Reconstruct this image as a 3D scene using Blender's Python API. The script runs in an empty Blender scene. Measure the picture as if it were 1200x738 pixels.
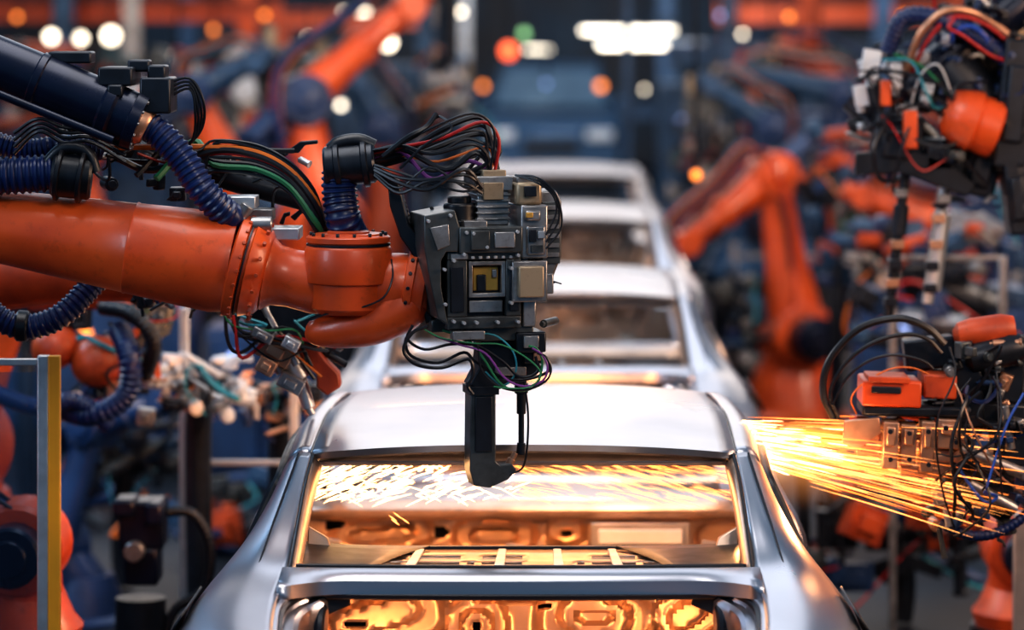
import bpy, math, random
from mathutils import Vector, Matrix
random.seed(7)
F=4000.0; CX=660.0; ZC=2.7
def site(u,v,d=9.5):
    return Vector(((u-CX)*d/F, d, ZC-v*d/F))
K=9.5/F
C=bpy.context.scene.collection
# ------------------------------------------------------------------ materials
def mat(name,col,metal=0.0,rough=0.4,var=0.25,scale=6.0,col2=None,bump=0.0,emit=None,es=0.0,coat=0.0,spec=0.5,grime=0.0):
    m=bpy.data.materials.new(name); m.use_nodes=True
    nt=m.node_tree; b=nt.nodes['Principled BSDF']
    tc=nt.nodes.new('ShaderNodeTexCoord')
    n=nt.nodes.new('ShaderNodeTexNoise'); n.inputs['Scale'].default_value=scale; n.inputs['Detail'].default_value=6
    nt.links.new(tc.outputs['Object'],n.inputs['Vector'])
    mx=nt.nodes.new('ShaderNodeMix'); mx.data_type='RGBA'
    c2=col2 if col2 else tuple(c*(1-var) for c in col)
    mx.inputs['A'].default_value=(*col,1); mx.inputs['B'].default_value=(*c2,1)
    mr=nt.nodes.new('ShaderNodeMapRange'); mr.inputs['From Min'].default_value=0.4; mr.inputs['From Max'].default_value=0.65
    nt.links.new(n.outputs['Fac'],mr.inputs['Value'])
    nt.links.new(mr.outputs['Result'],mx.inputs['Factor'])
    outc=mx.outputs['Result']
    if grime:
        n2=nt.nodes.new('ShaderNodeTexNoise'); n2.inputs['Scale'].default_value=scale*5; n2.inputs['Detail'].default_value=9; n2.inputs['Roughness'].default_value=.7
        nt.links.new(tc.outputs['Object'],n2.inputs['Vector'])
        m2_=nt.nodes.new('ShaderNodeMapRange'); m2_.inputs['From Min'].default_value=.55; m2_.inputs['From Max'].default_value=.8; m2_.inputs['To Max'].default_value=grime
        nt.links.new(n2.outputs['Fac'],m2_.inputs['Value'])
        mg=nt.nodes.new('ShaderNodeMix'); mg.data_type='RGBA'; mg.inputs['B'].default_value=(.03,.015,.008,1)
        nt.links.new(m2_.outputs['Result'],mg.inputs['Factor']); nt.links.new(outc,mg.inputs['A']); outc=mg.outputs['Result']
    nt.links.new(outc,b.inputs['Base Color'])
    r=nt.nodes.new('ShaderNodeMapRange'); r.inputs['To Min'].default_value=max(.03,rough-0.08); r.inputs['To Max'].default_value=min(1,rough+0.12)
    nt.links.new(n.outputs['Fac'],r.inputs['Value']); nt.links.new(r.outputs['Result'],b.inputs['Roughness'])
    b.inputs['Metallic'].default_value=metal
    b.inputs['Coat Weight'].default_value=coat
    b.inputs['Specular IOR Level'].default_value=spec
    if bump:
        bp=nt.nodes.new('ShaderNodeBump'); bp.inputs['Strength'].default_value=bump; bp.inputs['Distance'].default_value=0.01
        nt.links.new(n.outputs['Fac'],bp.inputs['Height']); nt.links.new(bp.outputs['Normal'],b.inputs['Normal'])
    if emit:
        b.inputs['Emission Color'].default_value=(*emit,1); b.inputs['Emission Strength'].default_value=es
    return m
ORANGE=mat('orange_paint',(.72,.10,.018),0,.35,col2=(.52,.062,.012),scale=5,coat=.15,grime=.5)
ORANGED=mat('orange_paint_dark',(.50,.072,.016),0,.42,col2=(.32,.042,.012),scale=9,grime=.5)
SILVER=mat('bare_body_steel',(.53,.525,.57),.95,.28,var=.08,scale=2.0)
STEELW=mat('stamped_steel_warm_lit',(.64,.46,.35),.8,.32,var=.3,scale=8)  # copper tint puts the orange weld light into the steel's colour
STEELIN=mat('inner_stamped_steel',(.40,.40,.42),.7,.38,var=.3,scale=7)
STEEL=mat('machined_steel',(.40,.39,.39),.8,.34,var=.5,scale=16,grime=.6)
ALU=mat('aluminium',(.66,.67,.69),.75,.36,var=.25,scale=12)
TEAL=mat('tool_grey_paint',(.085,.095,.10),.45,.34,var=.5,scale=14,grime=.5)
DARK=mat('dark_metal',(.020,.025,.036),.4,.34,var=.4,scale=14)
BLACK=mat('black_rubber',(.007,.008,.013),0,.36,var=.3,scale=18)
NAVY=mat('navy_hose',(.007,.020,.09),0,.33,var=.3,scale=12)
NAVYD=mat('navy_black_paint',(.007,.012,.034),.3,.28,var=.4,scale=7)
NAVYP=mat('navy_paint',(.014,.045,.13),.1,.38,var=.4,scale=5)
BGB=mat('slate_blue_paint',(.035,.09,.18),.2,.4,var=.5,scale=5)
BLUE=mat('blue_sleeve',(.02,.08,.40),0,.4)
BEIGE=mat('beige_cap',(.40,.31,.21),.45,.38,var=.3,grime=.5)
COPPER=mat('copper',(.66,.36,.23),.75,.36,var=.4,grime=.3)
BRASS=mat('brass',(.80,.44,.10),.7,.35)
YEL=mat('yellow_paint',(.88,.38,.02),0,.4,var=.15)
RED=mat('red_cable',(.45,.015,.015),0,.4); GRN=mat('green_cable',(.02,.20,.08),0,.4)
ORC=mat('orange_cable',(.75,.18,.02),0,.4); PUR=mat('violet_cable',(.22,.05,.28),0,.4)
WHT=mat('white_plastic',(.66,.69,.72),0,.4,var=.2); CYA=mat('turquoise_cable',(.03,.28,.36),0,.4)
CONC=mat('sealed_concrete',(.008,.016,.028),.0,.5,var=.5,scale=.8,bump=.1,col2=(.018,.013,.012),spec=.25)
WALL=mat('wall_panel',(.016,.05,.09),.0,.5,scale=.7,col2=(.055,.033,.026))
def emat(name,col,s):
    return mat(name,col,0,.5,var=.0,emit=col,es=s)
E_W=emat('lamp_white',(1,.86,.66),6); E_O=emat('lamp_orange',(1,.26,.04),3); E_R=emat('lamp_red',(1,.13,.04),2.8)
E_G=emat('lamp_green',(.2,.40,.15),.8); E_B=emat('lamp_blue',(.35,.5,1),1.6)
E_S=emat('spark_glow',(1,.38,.10),4); E_S2=emat('spark_glow_deep',(1,.25,.04),2.6); E_S3=emat('spark_glow_core',(1,.58,.25),10)
def glassmat():
    m=bpy.data.materials.new('clear_polycarbonate'); m.use_nodes=True; nt=m.node_tree
    for n in list(nt.nodes): nt.nodes.remove(n)
    o=nt.nodes.new('ShaderNodeOutputMaterial'); t=nt.nodes.new('ShaderNodeBsdfTransparent'); g=nt.nodes.new('ShaderNodeBsdfGlossy')
    no=nt.nodes.new('ShaderNodeTexNoise'); mr=nt.nodes.new('ShaderNodeMapRange'); mr.inputs['To Min'].default_value=.05; mr.inputs['To Max'].default_value=.16
    g.inputs['Roughness'].default_value=.15; g.inputs['Color'].default_value=(.8,.85,1,1); t.inputs['Color'].default_value=(.7,.8,.9,1)
    mx=nt.nodes.new('ShaderNodeMixShader'); nt.links.new(no.outputs['Fac'],mr.inputs['Value']); nt.links.new(mr.outputs['Result'],mx.inputs['Fac'])
    nt.links.new(t.outputs[0],mx.inputs[1]); nt.links.new(g.outputs[0],mx.inputs[2]); nt.links.new(mx.outputs[0],o.inputs[0]); return m
GLASS=glassmat()
def glowmat(nm,col,s):  # emission-only volume, a soft glow added around the sparks
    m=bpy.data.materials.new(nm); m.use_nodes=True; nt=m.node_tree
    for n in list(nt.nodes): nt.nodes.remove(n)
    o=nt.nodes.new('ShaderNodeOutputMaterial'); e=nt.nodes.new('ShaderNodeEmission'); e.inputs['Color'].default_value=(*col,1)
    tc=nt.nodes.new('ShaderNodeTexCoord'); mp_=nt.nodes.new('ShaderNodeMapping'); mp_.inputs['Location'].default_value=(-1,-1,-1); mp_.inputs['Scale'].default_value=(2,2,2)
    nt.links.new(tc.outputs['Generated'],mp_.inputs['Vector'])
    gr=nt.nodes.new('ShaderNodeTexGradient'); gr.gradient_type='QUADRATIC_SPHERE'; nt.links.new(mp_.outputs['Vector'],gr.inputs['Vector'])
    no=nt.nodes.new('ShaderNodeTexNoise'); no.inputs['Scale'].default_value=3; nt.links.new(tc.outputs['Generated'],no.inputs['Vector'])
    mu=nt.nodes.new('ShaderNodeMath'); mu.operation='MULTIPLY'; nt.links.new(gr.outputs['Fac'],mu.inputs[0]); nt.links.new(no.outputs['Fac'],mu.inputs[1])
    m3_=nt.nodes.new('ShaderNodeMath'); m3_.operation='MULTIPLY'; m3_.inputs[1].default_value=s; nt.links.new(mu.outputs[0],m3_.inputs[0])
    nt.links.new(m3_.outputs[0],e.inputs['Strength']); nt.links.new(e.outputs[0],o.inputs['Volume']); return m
# ------------------------------------------------------------------ geometry
def cr(pts,res):
    pts=[Vector(p) for p in pts]
    if len(pts)<3: 
        return [pts[0].lerp(pts[-1],i/res) for i in range(res+1)]
    P=[2*pts[0]-pts[1]]+pts+[2*pts[-1]-pts[-2]]
    out=[]
    for i in range(1,len(P)-2):
        a,b,c,d=P[i-1:i+3]
        for j in range(res):
            t=j/res
            out.append(.5*((2*b)+(c-a)*t+(2*a-5*b+4*c-d)*t*t+(-a+3*b-3*c+d)*t**3))
    out.append(pts[-1]); return out
class G:
    def __init__(s): s.v=[]; s.f=[]
    def add(s,vs,fs):
        o=len(s.v); s.v+=[Vector(p) for p in vs]; s.f+=[tuple(i+o for i in f) for f in fs]; return s
    def box(s,c,sz,R=None):
        c=Vector(c); h=[x/2 for x in sz]; vs=[]
        for x in(-1,1):
            for y in(-1,1):
                for z in(-1,1):
                    p=Vector((x*h[0],y*h[1],z*h[2]))
                    if R is not None: p=R@p
                    vs.append(c+p)
        return s.add(vs,[(0,1,3,2),(4,6,7,5),(0,4,5,1),(2,3,7,6),(0,2,6,4),(1,5,7,3)])
    def rev(s,p0,p1,prof,n=24,ell=1.0,ref=None):
        p0=Vector(p0);p1=Vector(p1); ax=(p1-p0).normalized()
        ref=Vector(ref) if ref is not None else (Vector((0,0,1)) if abs(ax.z)<.9 else Vector((0,1,0)))
        e1=(ref-ax*ref.dot(ax)).normalized(); e2=ax.cross(e1)
        vs=[];fs=[]
        for t,r in prof:
            c=p0.lerp(p1,t)
            for i in range(n):
                a=2*math.pi*i/n
                vs.append(c+e1*(r*math.cos(a))+e2*(r*ell*math.sin(a)))
        m=len(prof)
        for j in range(m-1):
            for i in range(n):
                k=(i+1)%n
                fs.append((j*n+i,j*n+k,(j+1)*n+k,(j+1)*n+i))
        fs.append(tuple(range(n))[::-1]); fs.append(tuple((m-1)*n+i for i in range(n)))
        return s.add(vs,fs)
    def cyl(s,p0,p1,r,r1=None,n=20):
        r1=r if r1 is None else r1
        L=(Vector(p1)-Vector(p0)).length or 1; c=min(.2,.12*min(r,r1)/L)
        return s.rev(p0,p1,[(0,r*.9),(c,r),(1-c,r1),(1,r1*.9)],n)
    def tube(s,pts,r,n=8,res=5,corr=0,amp=.13):
        P=cr(pts,res)
        if corr:
            D=[0]
            for i in range(1,len(P)): D.append(D[-1]+(P[i]-P[i-1]).length)
            L=D[-1]; N=max(4,int(L/corr))*4; Q=[];j=0
            for i in range(N+1):
                t=L*i/N
                while j<len(D)-2 and D[j+1]<t: j+=1
                Q.append(P[j].lerp(P[j+1],(t-D[j])/max(1e-6,D[j+1]-D[j])))
            P=Q
        rr=[]
        for i in range(len(P)):
            if isinstance(r,(list,tuple)):
                t=i/(len(P)-1)*(len(r)-1); a=int(t); b=min(a+1,len(r)-1); q_=r[a]*(1-(t-a))+r[b]*(t-a)
            else: q_=r
            if corr: q_*=(1+amp*(1 if i%4 in(1,2) else -1)*.5)
            rr.append(q_)
        T=(P[1]-P[0]).normalized(); ref=Vector((0,0,1)) if abs(T.z)<.9 else Vector((1,0,0))
        e1=(ref-T*ref.dot(T)).normalized(); vs=[];fs=[]
        for i,p in enumerate(P):
            T=(P[min(i+1,len(P)-1)]-P[max(i-1,0)]).normalized()
            e1=(e1-T*e1.dot(T)); 
            if e1.length<1e-5: e1=T.orthogonal()
            e1.normalize(); e2=T.cross(e1)
            for k in range(n):
                a=2*math.pi*k/n; vs.append(p+(e1*math.cos(a)+e2*math.sin(a))*rr[i])
        m=len(P)
        for j in range(m-1):
            for i in range(n):
                k=(i+1)%n; fs.append((j*n+i,j*n+k,(j+1)*n+k,(j+1)*n+i))
        fs.append(tuple(range(n))[::-1]); fs.append(tuple((m-1)*n+i for i in range(n)))
        return s.add(vs,fs)
    def plate(s,poly,off):
        n=len(poly); off=Vector(off); vs=[Vector(p) for p in poly]+[Vector(p)+off for p in poly]
        fs=[tuple(range(n)),tuple(range(2*n-1,n-1,-1))]+[(i,(i+1)%n,(i+1)%n+n,i+n) for i in range(n)]
        return s.add(vs,fs)
    def grid(s,rows,skip=None):
        m=len(rows);n=len(rows[0]); vs=[p for r in rows for p in r]; fs=[]
        for j in range(m-1):
            for i in range(n-1):
                if skip and skip(i,j): continue
                fs.append((j*n+i,j*n+i+1,(j+1)*n+i+1,(j+1)*n+i))
        return s.add(vs,fs)
    def patch(s,rows,ru=4,rv=4):
        R=[cr(r,ru) for r in rows]; cols=[cr([R[j][i] for j in range(len(R))],rv) for i in range(len(R[0]))]
        return s.grid([[cols[i][j] for i in range(len(cols))] for j in range(len(cols[0]))])
    def xf(s,M):
        s.v=[M@p for p in s.v]; return s
def mk(name,g,m,parent=None,bevel=0,solid=0,label=None,ang=38,recalc=True,cat=None,group=None,kind=None):
    me=bpy.data.meshes.new(name)
    base=Vector(parent['_b']) if parent is not None else None
    if base is None:
        xs=[p.x for p in g.v]; ys=[p.y for p in g.v]; zs=[p.z for p in g.v]
        base=Vector(((min(xs)+max(xs))/2,(min(ys)+max(ys))/2,min(zs)))
    me.from_pydata([tuple(p-base) for p in g.v],[],g.f)
    me.materials.append(m)
    if recalc:
        import bmesh
        bm=bmesh.new(); bm.from_mesh(me); bmesh.ops.recalc_face_normals(bm,faces=bm.faces); bm.to_mesh(me); bm.free()
    me.polygons.foreach_set('use_smooth',[True]*len(me.polygons)); me.set_sharp_from_angle(angle=math.radians(ang))
    o=bpy.data.objects.new(name,me); C.objects.link(o)
    if parent is not None: o.parent=parent
    else: o.location=base
    if solid:
        md=o.modifiers.new('s','SOLIDIFY'); md.thickness=solid; md.offset=0
    if bevel:
        md=o.modifiers.new('b','BEVEL'); md.width=bevel; md.segments=2; md.limit_method='ANGLE'
    if label: o['label']=label
    if cat: o['category']=cat
    if group: o['group']=group
    if kind: o['kind']=kind
    return o
def thing(name,loc,label,cat,group=None):
    e=bpy.data.objects.new(name,None); C.objects.link(e); e.location=loc; e['_b']=tuple(loc); e.empty_display_size=.1
    e['label']=label; e['category']=cat
    if group: e['group']=group
    return e
def rotm(rx=0,ry=0,rz=0):
    return (Matrix.Rotation(math.radians(rz),3,'Z')@Matrix.Rotation(math.radians(ry),3,'Y')@Matrix.Rotation(math.radians(rx),3,'X'))
# ------------------------------------------------------------------ setting
def struct(name,c,sz,m):
    o=mk(name,G().box(c,sz),m); o['kind']='structure'; o['label']=name.replace('_',' ')+' of the factory hall'; o['category']='room'; return o
struct('floor',(0,26,-.05),(26,60,.1),CONC)
struct('wall_back',(0,55,2.2),(26,.2,4.4),WALL)
struct('wall_left',(-13,26,2.2),(.2,58,4.4),WALL)
struct('wall_right',(13,26,2.2),(.2,58,4.4),WALL)

# ------------------------------------------------------------------ car shell
CARX=-.112
def build_car():
    car=thing('car_body_shell',(0,0,0),'silver unpainted hollow sedan body shell on the assembly line','car','sedan body shells on the line')
    def hw(y): return .597-.03*max(0,(y-.6)/.8)**2
    rows=[]
    for j in range(17):
        y=1.36*j/16; w=hw(y); row=[]
        for i in range(25):
            s=-1+2*i/24
            z=1.422+.03*math.sin(math.pi*min(1,(y+.05)/1.5)*.85)+.028*(1-abs(s)**2.4)
            yy=y-(.03*(1-s*s) if j==0 else 0)
            row.append(Vector((s*w,yy,z)))
        rows.append(row)
    lip=[Vector((p.x,p.y+.006,p.z-.016)) for p in rows[0]]; lip2=[Vector((p.x*.99,p.y+.07,p.z-.03)) for p in rows[0]]
    g=G().grid([lip2,lip]+rows); mk('roof_panel',g,SILVER,car,solid=.004)
    A=[(.597,0,1.425),(.635,0,1.425),(.668,.03,1.39),(.685,.08,1.35),(.688,.1,1.345),(.688,.1,1.335)]
    rowsq=[A,
     [(.608,-.15,1.36),(.655,-.13,1.358),(.703,-.08,1.31),(.74,0,1.22),(.75,.02,1.2),(.75,.02,1.19)],
     [(.616,-.32,1.275),(.680,-.30,1.28),(.760,-.22,1.215),(.82,-.1,1.08),(.85,-.05,1.0),(.86,-.05,.93)],
     [(.622,-.5,1.187),(.72,-.5,1.19),(.828,-.48,1.14),(.888,-.45,1.03),(.905,-.4,.85),(.90,-.3,.45)],
     [(.63,-.75,1.145),(.745,-.75,1.145),(.855,-.75,1.095),(.905,-.75,.99),(.915,-.75,.8),(.90,-.7,.4)],
     [(.62,-1.0,1.10),(.73,-1.0,1.10),(.83,-1.0,1.05),(.875,-1.0,.95),(.885,-1.0,.8),(.88,-1,.4)],
     [(.58,-1.22,1.05),(.66,-1.24,1.04),(.72,-1.25,.99),(.76,-1.25,.9),(.78,-1.25,.8),(.78,-1.25,.4)]]
    rail=[[(.597,0,1.425),(.635,0,1.425),(.668,.03,1.39),(.65,.03,1.36)],
     [(.60,.7,1.45),(.64,.7,1.45),(.678,.7,1.41),(.655,.7,1.38)],
     [(.565,1.33,1.44),(.605,1.33,1.435),(.648,1.33,1.39),(.625,1.33,1.36)],
     [(.60,1.8,1.22),(.64,1.8,1.21),(.68,1.8,1.17),(.66,1.8,1.14)],
     [(.66,2.25,1.0),(.70,2.25,.99),(.75,2.25,.95),(.72,2.25,.93)]]
    door=[]
    for y,w in((-.32,.0),(.0,.0),(1.0,.005),(2.0,0),(2.7,-.03),(3.2,-.12)):
        door.append([(.78+w,y,1.0),(.85+w,y,.985),(.885+w,y,.9),(.89+w,y,.65),(.86+w,y,.33)])
    for sg in(1,-1):
        def S(rr): return [[Vector((p[0]*sg,p[1],p[2])) for p in r] for r in rr]
        def L_(pp): return [Vector((x*sg,y,z)) for x,y,z in pp]
        mk('quarter_panel',G().patch(S(rowsq),5,6),SILVER,car,solid=.004)
        mk('roof_rail',G().patch(S(rail),3,6),SILVER,car,solid=.004)
        mk('roof_seam',G().tube(L_(((.598,0,1.426),(.600,.35,1.441),(.600,.7,1.452),(.590,1.0,1.450),(.567,1.33,1.442))),.003,6,5),DARK,car)
        mk('side_window_dark',G().tube(L_(((.690,.9,1.375),(.694,.5,1.375),(.694,.12,1.345),(.728,.04,1.27),(.768,.0,1.18),(.820,-.06,1.08),(.872,-.06,.97))),.016,8,5),BLACK,car,label='black strip for the dark side window opening')  # black tube added for the dark of the side window opening
        mk('side_panel',G().patch(S(door),4,4),SILVER,car,solid=.004)
        inn=[(.597,0.0,1.42),(.608,-.15,1.355),(.616,-.32,1.27),(.622,-.5,1.182)]
        fl=[[Vector((x*sg,y,z)) for x,y,z in inn],[Vector(((x-.022)*sg,y+.008,z-.02)) for x,y,z in inn],[Vector(((x-.024)*sg,y+.06,z-.05)) for x,y,z in inn],[Vector(((x+.02)*sg,y+.16,z-.10)) for x,y,z in inn]]
        mk('window_flange',G().patch(fl,4,2),STEELW,car,solid=.003)
        mk('seal_strip',G().tube([Vector(((x-.006)*sg,y,z+.003)) for x,y,z in inn],.005,6,4),BLACK,car,label='black window seal')
        mk('pillar_seam',G().tube(L_(((.632,-.01,1.428),(.652,-.14,1.362),(.676,-.31,1.283),(.70,-.49,1.196))),.0025,6,4),DARK,car)
        mk('center_pillar',G().tube(L_(((.655,.85,1.39),(.74,.83,1.2),(.82,.8,.98),(.84,.8,.4))),[.035,.04,.05,.06],8,4),SILVER,car)
        g=G().patch([L_(((.842,-.54,1.138),(.852,-.63,1.125),(.868,-.76,1.104))),L_(((.872,-.54,1.09),(.884,-.63,1.078),(.900,-.76,1.055))),L_(((.893,-.56,1.04),(.900,-.65,1.03),(.912,-.74,1.02)))],3,3)
        g.xf(Matrix.Translation((.006*sg,0,.006)))
        mk('tail_lamp_dark_patch',g,BLACK,car,solid=.006,label='black patch for the dark tail lamp opening')  # black patch laid on the panel, painting the shade of an opening
        mk('lid_hinge',G().tube(L_(((.50,-.47,1.13),(.515,-.56,1.13),(.53,-.63,1.06),(.52,-.62,.96),(.50,-.5,.9))),.014,8,5),DARK,car)
        mk('hinge_bracket',G().plate(L_(((.46,-.57,1.14),(.56,-.57,1.14),(.58,-.60,1.10),(.56,-.60,1.05),(.50,-.58,1.08),(.45,-.57,1.10))),(0,.015,0)),BLACK,car,bevel=.003)
        gt=[(.56,-.60,1.15),(.605,-.66,1.135),(.622,-.78,1.125),(.612,-1.0,1.09)]
        fl=[[Vector(((x+.02)*sg,y,z+.004)) for x,y,z in gt],[Vector((x*sg,y,z)) for x,y,z in gt],[Vector(((x-.012)*sg,y,z-.03)) for x,y,z in gt],[Vector(((x-.05)*sg,y,z-.035)) for x,y,z in gt],[Vector(((x-.05)*sg,y,z-.14)) for x,y,z in gt]]
        mk('boot_gutter',G().patch(fl,4,3),SILVER,car,solid=.003)
        mk('boot_seal',G().tube([Vector(((x-.006)*sg,y,z-.012)) for x,y,z in gt],.009,6,4),BLACK,car)
        mk('door_inner_panel',G().patch([[Vector((.80*sg,y,1.0)),Vector((.80*sg,y,.7)),Vector((.77*sg,y,.35))] for y in(-.3,.5,1.2,2.1)],3,2),STEELIN,car,solid=.004)
        mk('wheel_arch_liner',G().patch([[Vector((sg*x,-.46,z)) for x,z in((.62,1.178),(.5,1.178),(.40,1.178))],[Vector((sg*x,-.25,z)) for x,z in((.62,1.182),(.48,1.178),(.34,1.176))],[Vector((sg*x,-.05,z)) for x,z in((.66,1.19),(.50,1.176),(.26,1.172))]],3,3),BLACK,car,solid=.004)
        mk('pillar_bracket',G().plate(L_(((.60,-.10,1.16),(.53,-.10,1.16),(.545,-.08,1.20),(.60,-.07,1.23))),(0,.02,0)),STEELW,car,bevel=.003)
    rows=[]
    N=36
    for i in range(N+1):
        x=-.635+1.27*i/N; a=abs(x); c=.025*(1-(x/.635)**2)
        e=max(0,(a-.45)/.185)**2; 
        y0=-.5-c
        rows.append([Vector((x,y0+.03,1.155)),Vector((x,y0,1.187)),Vector((x,y0-.03,1.192)),Vector((x,y0-.075-.05*e,1.178)),Vector((x,y0-.085-.12*e,1.168)),Vector((x,y0-.088-.12*e,1.135)),Vector((x,y0-.06-.1*e,1.125))])
    mk('rear_deck_bar',G().grid(rows),SILVER,car,solid=.004)
    mk('boot_seal',G().tube([Vector((-.55+1.1*i/12,-.588-.025*(1-(i/6-1)**2),1.128)) for i in range(13)],.009,6,3),BLACK,car)
    mk('seal_strip',G().tube([Vector((-.6+1.2*i/12,-.50-.025*(1-(i/6-1)**2)+.0,1.193)) for i in range(13)],.005,6,3),BLACK,car)
    mk('seal_strip',G().tube([Vector((-.59+1.18*i/12,.01-.03*(1-(i/6-1)**2),1.413+.026*(1-abs(i/6-1)**2.4))) for i in range(13)],.005,6,3),BLACK,car)
    mk('roof_header',G().patch([[Vector((x,.02,1.40)),Vector((x,.06,1.385)),Vector((x,.12,1.39)),Vector((x,.14,1.42))] for x in(-.58,-.3,0,.3,.58)],3,3),STEELIN,car,solid=.003)
    xs=[-.56,-.52,-.38,-.33,-.31,-.17,-.15,-.13,-.11,.0,.02,.13,.15,.17,.19,.31,.33,.38,.52,.56]; ys=[-.47,-.40,-.37,-.33,-.31,-.22,-.19,-.08,-.02]
    holes={(3,1),(5,1),(9,1),(11,1),(15,1),(4,3),(8,3),(14,3),(16,3),(1,5),(4,5),(8,5),(14,5),(17,5),(6,3),(12,3),(2,3)}
    rows=[[Vector((x,y,1.174-.006*((j%2))-.012*(y+.47)/.45)) for x in xs] for j,y in enumerate(ys)]
    mk('parcel_shelf',G().grid(rows,lambda i,j:(i,j) in holes),STEELW,car,solid=.005)
    mk('shelf_slot_dark',G().box((0,-.25,1.13),(1.16,.46,.01)),BLACK,car)  # black sheet added under the shelf to make its slots dark
    for x in(-.30,-.06,.10,.26):
        mk('shelf_rib',G().plate([(x-.014,-.42,1.174),(x+.014,-.42,1.174),(x*.95+.011,-.10,1.166),(x*.95-.011,-.10,1.166)],(0,0,.008)),ALU,car,bevel=.002)
    mk('shelf_lip',G().box((0,-.03,1.163),(1.12,.02,.014)),DARK,car,bevel=.003)
    def emb(name,y0,x1,z0,z1,cells,m,lean=0,holes=(),bend=0):
        nx,nz=120,44; rows=[]
        for j in range(nz+1):
            z=z0+(z1-z0)*j/nz; r=[]
            for i in range(nx+1):
                x=-x1+2*x1*i/nx; d=bend*x*x
                for c_ in cells:
                    cx,cz,w,h,dep=c_[:5]; rt=c_[5] if len(c_)>5 else 0
                    dx=(x-cx)*math.cos(rt)+(z-cz)*math.sin(rt); dz=-(x-cx)*math.sin(rt)+(z-cz)*math.cos(rt)
                    a=((abs(dx)/w)**3+(abs(dz)/h)**3)**(1/3)
                    t=max(0,min(1,(1.2-a)/.25)); d+=dep*t*t*(3-2*t)
                r.append(Vector((x,y0+d+lean*(z-z0),z)))
            rows.append(r)
        def cut(i,j):
            x=-x1+2*x1*(i+.5)/nx; z=z0+(z1-z0)*(j+.5)/nz
            return any(abs((x-cx)/w)**3+abs((z-cz)/h)**3<1 for cx,cz,w,h in holes)
        mk(name,G().grid(rows,cut),m,car,solid=.004)
        if holes: mk(name+'_black_sheet',G().box((0,y0+.12+lean*(z1-z0)/2,(z0+z1)/2),(2*x1*.97,.01,(z1-z0)*.97)),BLACK,car)  # black sheet behind the panel, makes its cut holes dark
    cells=[(-.40,.97,.17,.08,.035,.12),(-.42,.975,.12,.035,-.028,.2),(-.03,1.035,.14,.018,.025),(.20,.96,.15,.09,.04,-.1),(.20,.975,.09,.045,-.032,-.1),(.20,.975,.05,.015,.02),(.46,.98,.09,.07,.035,.5),(.46,.98,.05,.03,-.025,.5),(-.13,.95,.08,.07,.03),(-.13,.95,.04,.035,-.025),(-.3,.8,.2,.08,.03),(.25,.8,.2,.08,.03)]
    emb('seat_bulkhead',-.06,.60,.62,1.12,cells,STEELW,holes=[(-.55,1.02,.02,.03),(-.24,1.045,.03,.010),(.06,1.0,.02,.01),(-.03,1.035,.06,.007),(.36,1.045,.02,.010),(.56,1.05,.02,.02),(-.13,.95,.013,.013),(-.47,.955,.03,.008)])
    emb('firewall',1.95,.78,.55,.99,[(-.5,.89,.16,.05,.05,.08),(-.5,.89,.1,.018,-.04,.08),(-.12,.885,.13,.055,.05),(-.12,.885,.07,.02,-.04),(.12,.90,.06,.04,.045),(.66,.88,.09,.05,.05),(0,.74,.6,.05,.03),(.4,.96,.2,.012,-.02),(-.3,.965,.3,.010,-.02)],STEELW,holes=[(-.66,.93,.03,.02),(-.30,.90,.022,.025),(.02,.95,.04,.010),(.12,.89,.02,.014),(.72,.90,.02,.03),(-.36,.845,.05,.010),(.24,.86,.03,.012)],bend=-.06)
    mk('cowl_crossmember',G().patch([[Vector((x,1.86,.955)),Vector((x,1.84,.99)),Vector((x,1.90,1.005)),Vector((x,2.0,1.0)),Vector((x,2.06,.985))] for x in(-.76,-.4,0,.4,.76)],3,3),STEELW,car,solid=.004)
    mk('dash_bright_slot',G().box((.37,1.82,.905),(.28,.02,.048)),WHT,car,bevel=.004)  # white block added; brightness of the instrument opening put into its colour
    mk('dash_slot_frame',G().box((.37,1.85,.905),(.33,.02,.085)),STEELIN,car,bevel=.004)
    mk('dash_beam',G().tube([Vector((-.76,1.72,.845)),Vector((-.3,1.70,.85)),Vector((.3,1.70,.85)),Vector((.76,1.72,.845))],.014,10,4),STEEL,car)
    for x,z in((-.66,.88),(-.05,.86),(.6,.87)):
        mk('dash_mount',G().plate([(x-.05,1.70,z-.06),(x+.05,1.70,z-.06),(x+.035,1.70,z+.03),(x-.025,1.70,z+.04)],(0,.02,0)).cyl((x,1.685,z),(x,1.70,z),.02),STEELIN,car,bevel=.003)
    mk('hood',G().patch([[Vector((x*w,y,z-.05*x*x)) for x in(-1,-.5,0,.5,1)] for y,w,z in((2.02,.74,1.0),(2.4,.76,.985),(2.8,.75,.95),(3.15,.68,.89),(3.3,.6,.8))],4,4),SILVER,car,solid=.004)
    mk('floor_pan',G().patch([[Vector((-.86,y,.34)),Vector((-.5,y,.32)),Vector((-.12,y,.33)),Vector((0,y,.42)),Vector((.12,y,.33)),Vector((.5,y,.32)),Vector((.86,y,.34))] for y in(-1.2,-.5,.5,1.9)],3,2),STEELIN,car,solid=.006)
    mk('rear_panel',G().patch([[Vector((x,y,z)) for x,y in((-.78,-1.22),(-.4,-1.3),(0,-1.32),(.4,-1.3),(.78,-1.22))] for z in(.32,.5,.7,.86)],4,3),SILVER,car,solid=.004)
    mk('front_panel',G().patch([[Vector((x,y,z)) for x,y in((-.78,3.2),(-.4,3.32),(0,3.35),(.4,3.32),(.78,3.2))] for z in(.32,.5,.7,.8)],4,3),SILVER,car,solid=.004)
    return car
car=build_car(); car.location=(CARX,9.6,0)
parts=[o for o in C.objects if o.parent==car]
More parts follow.
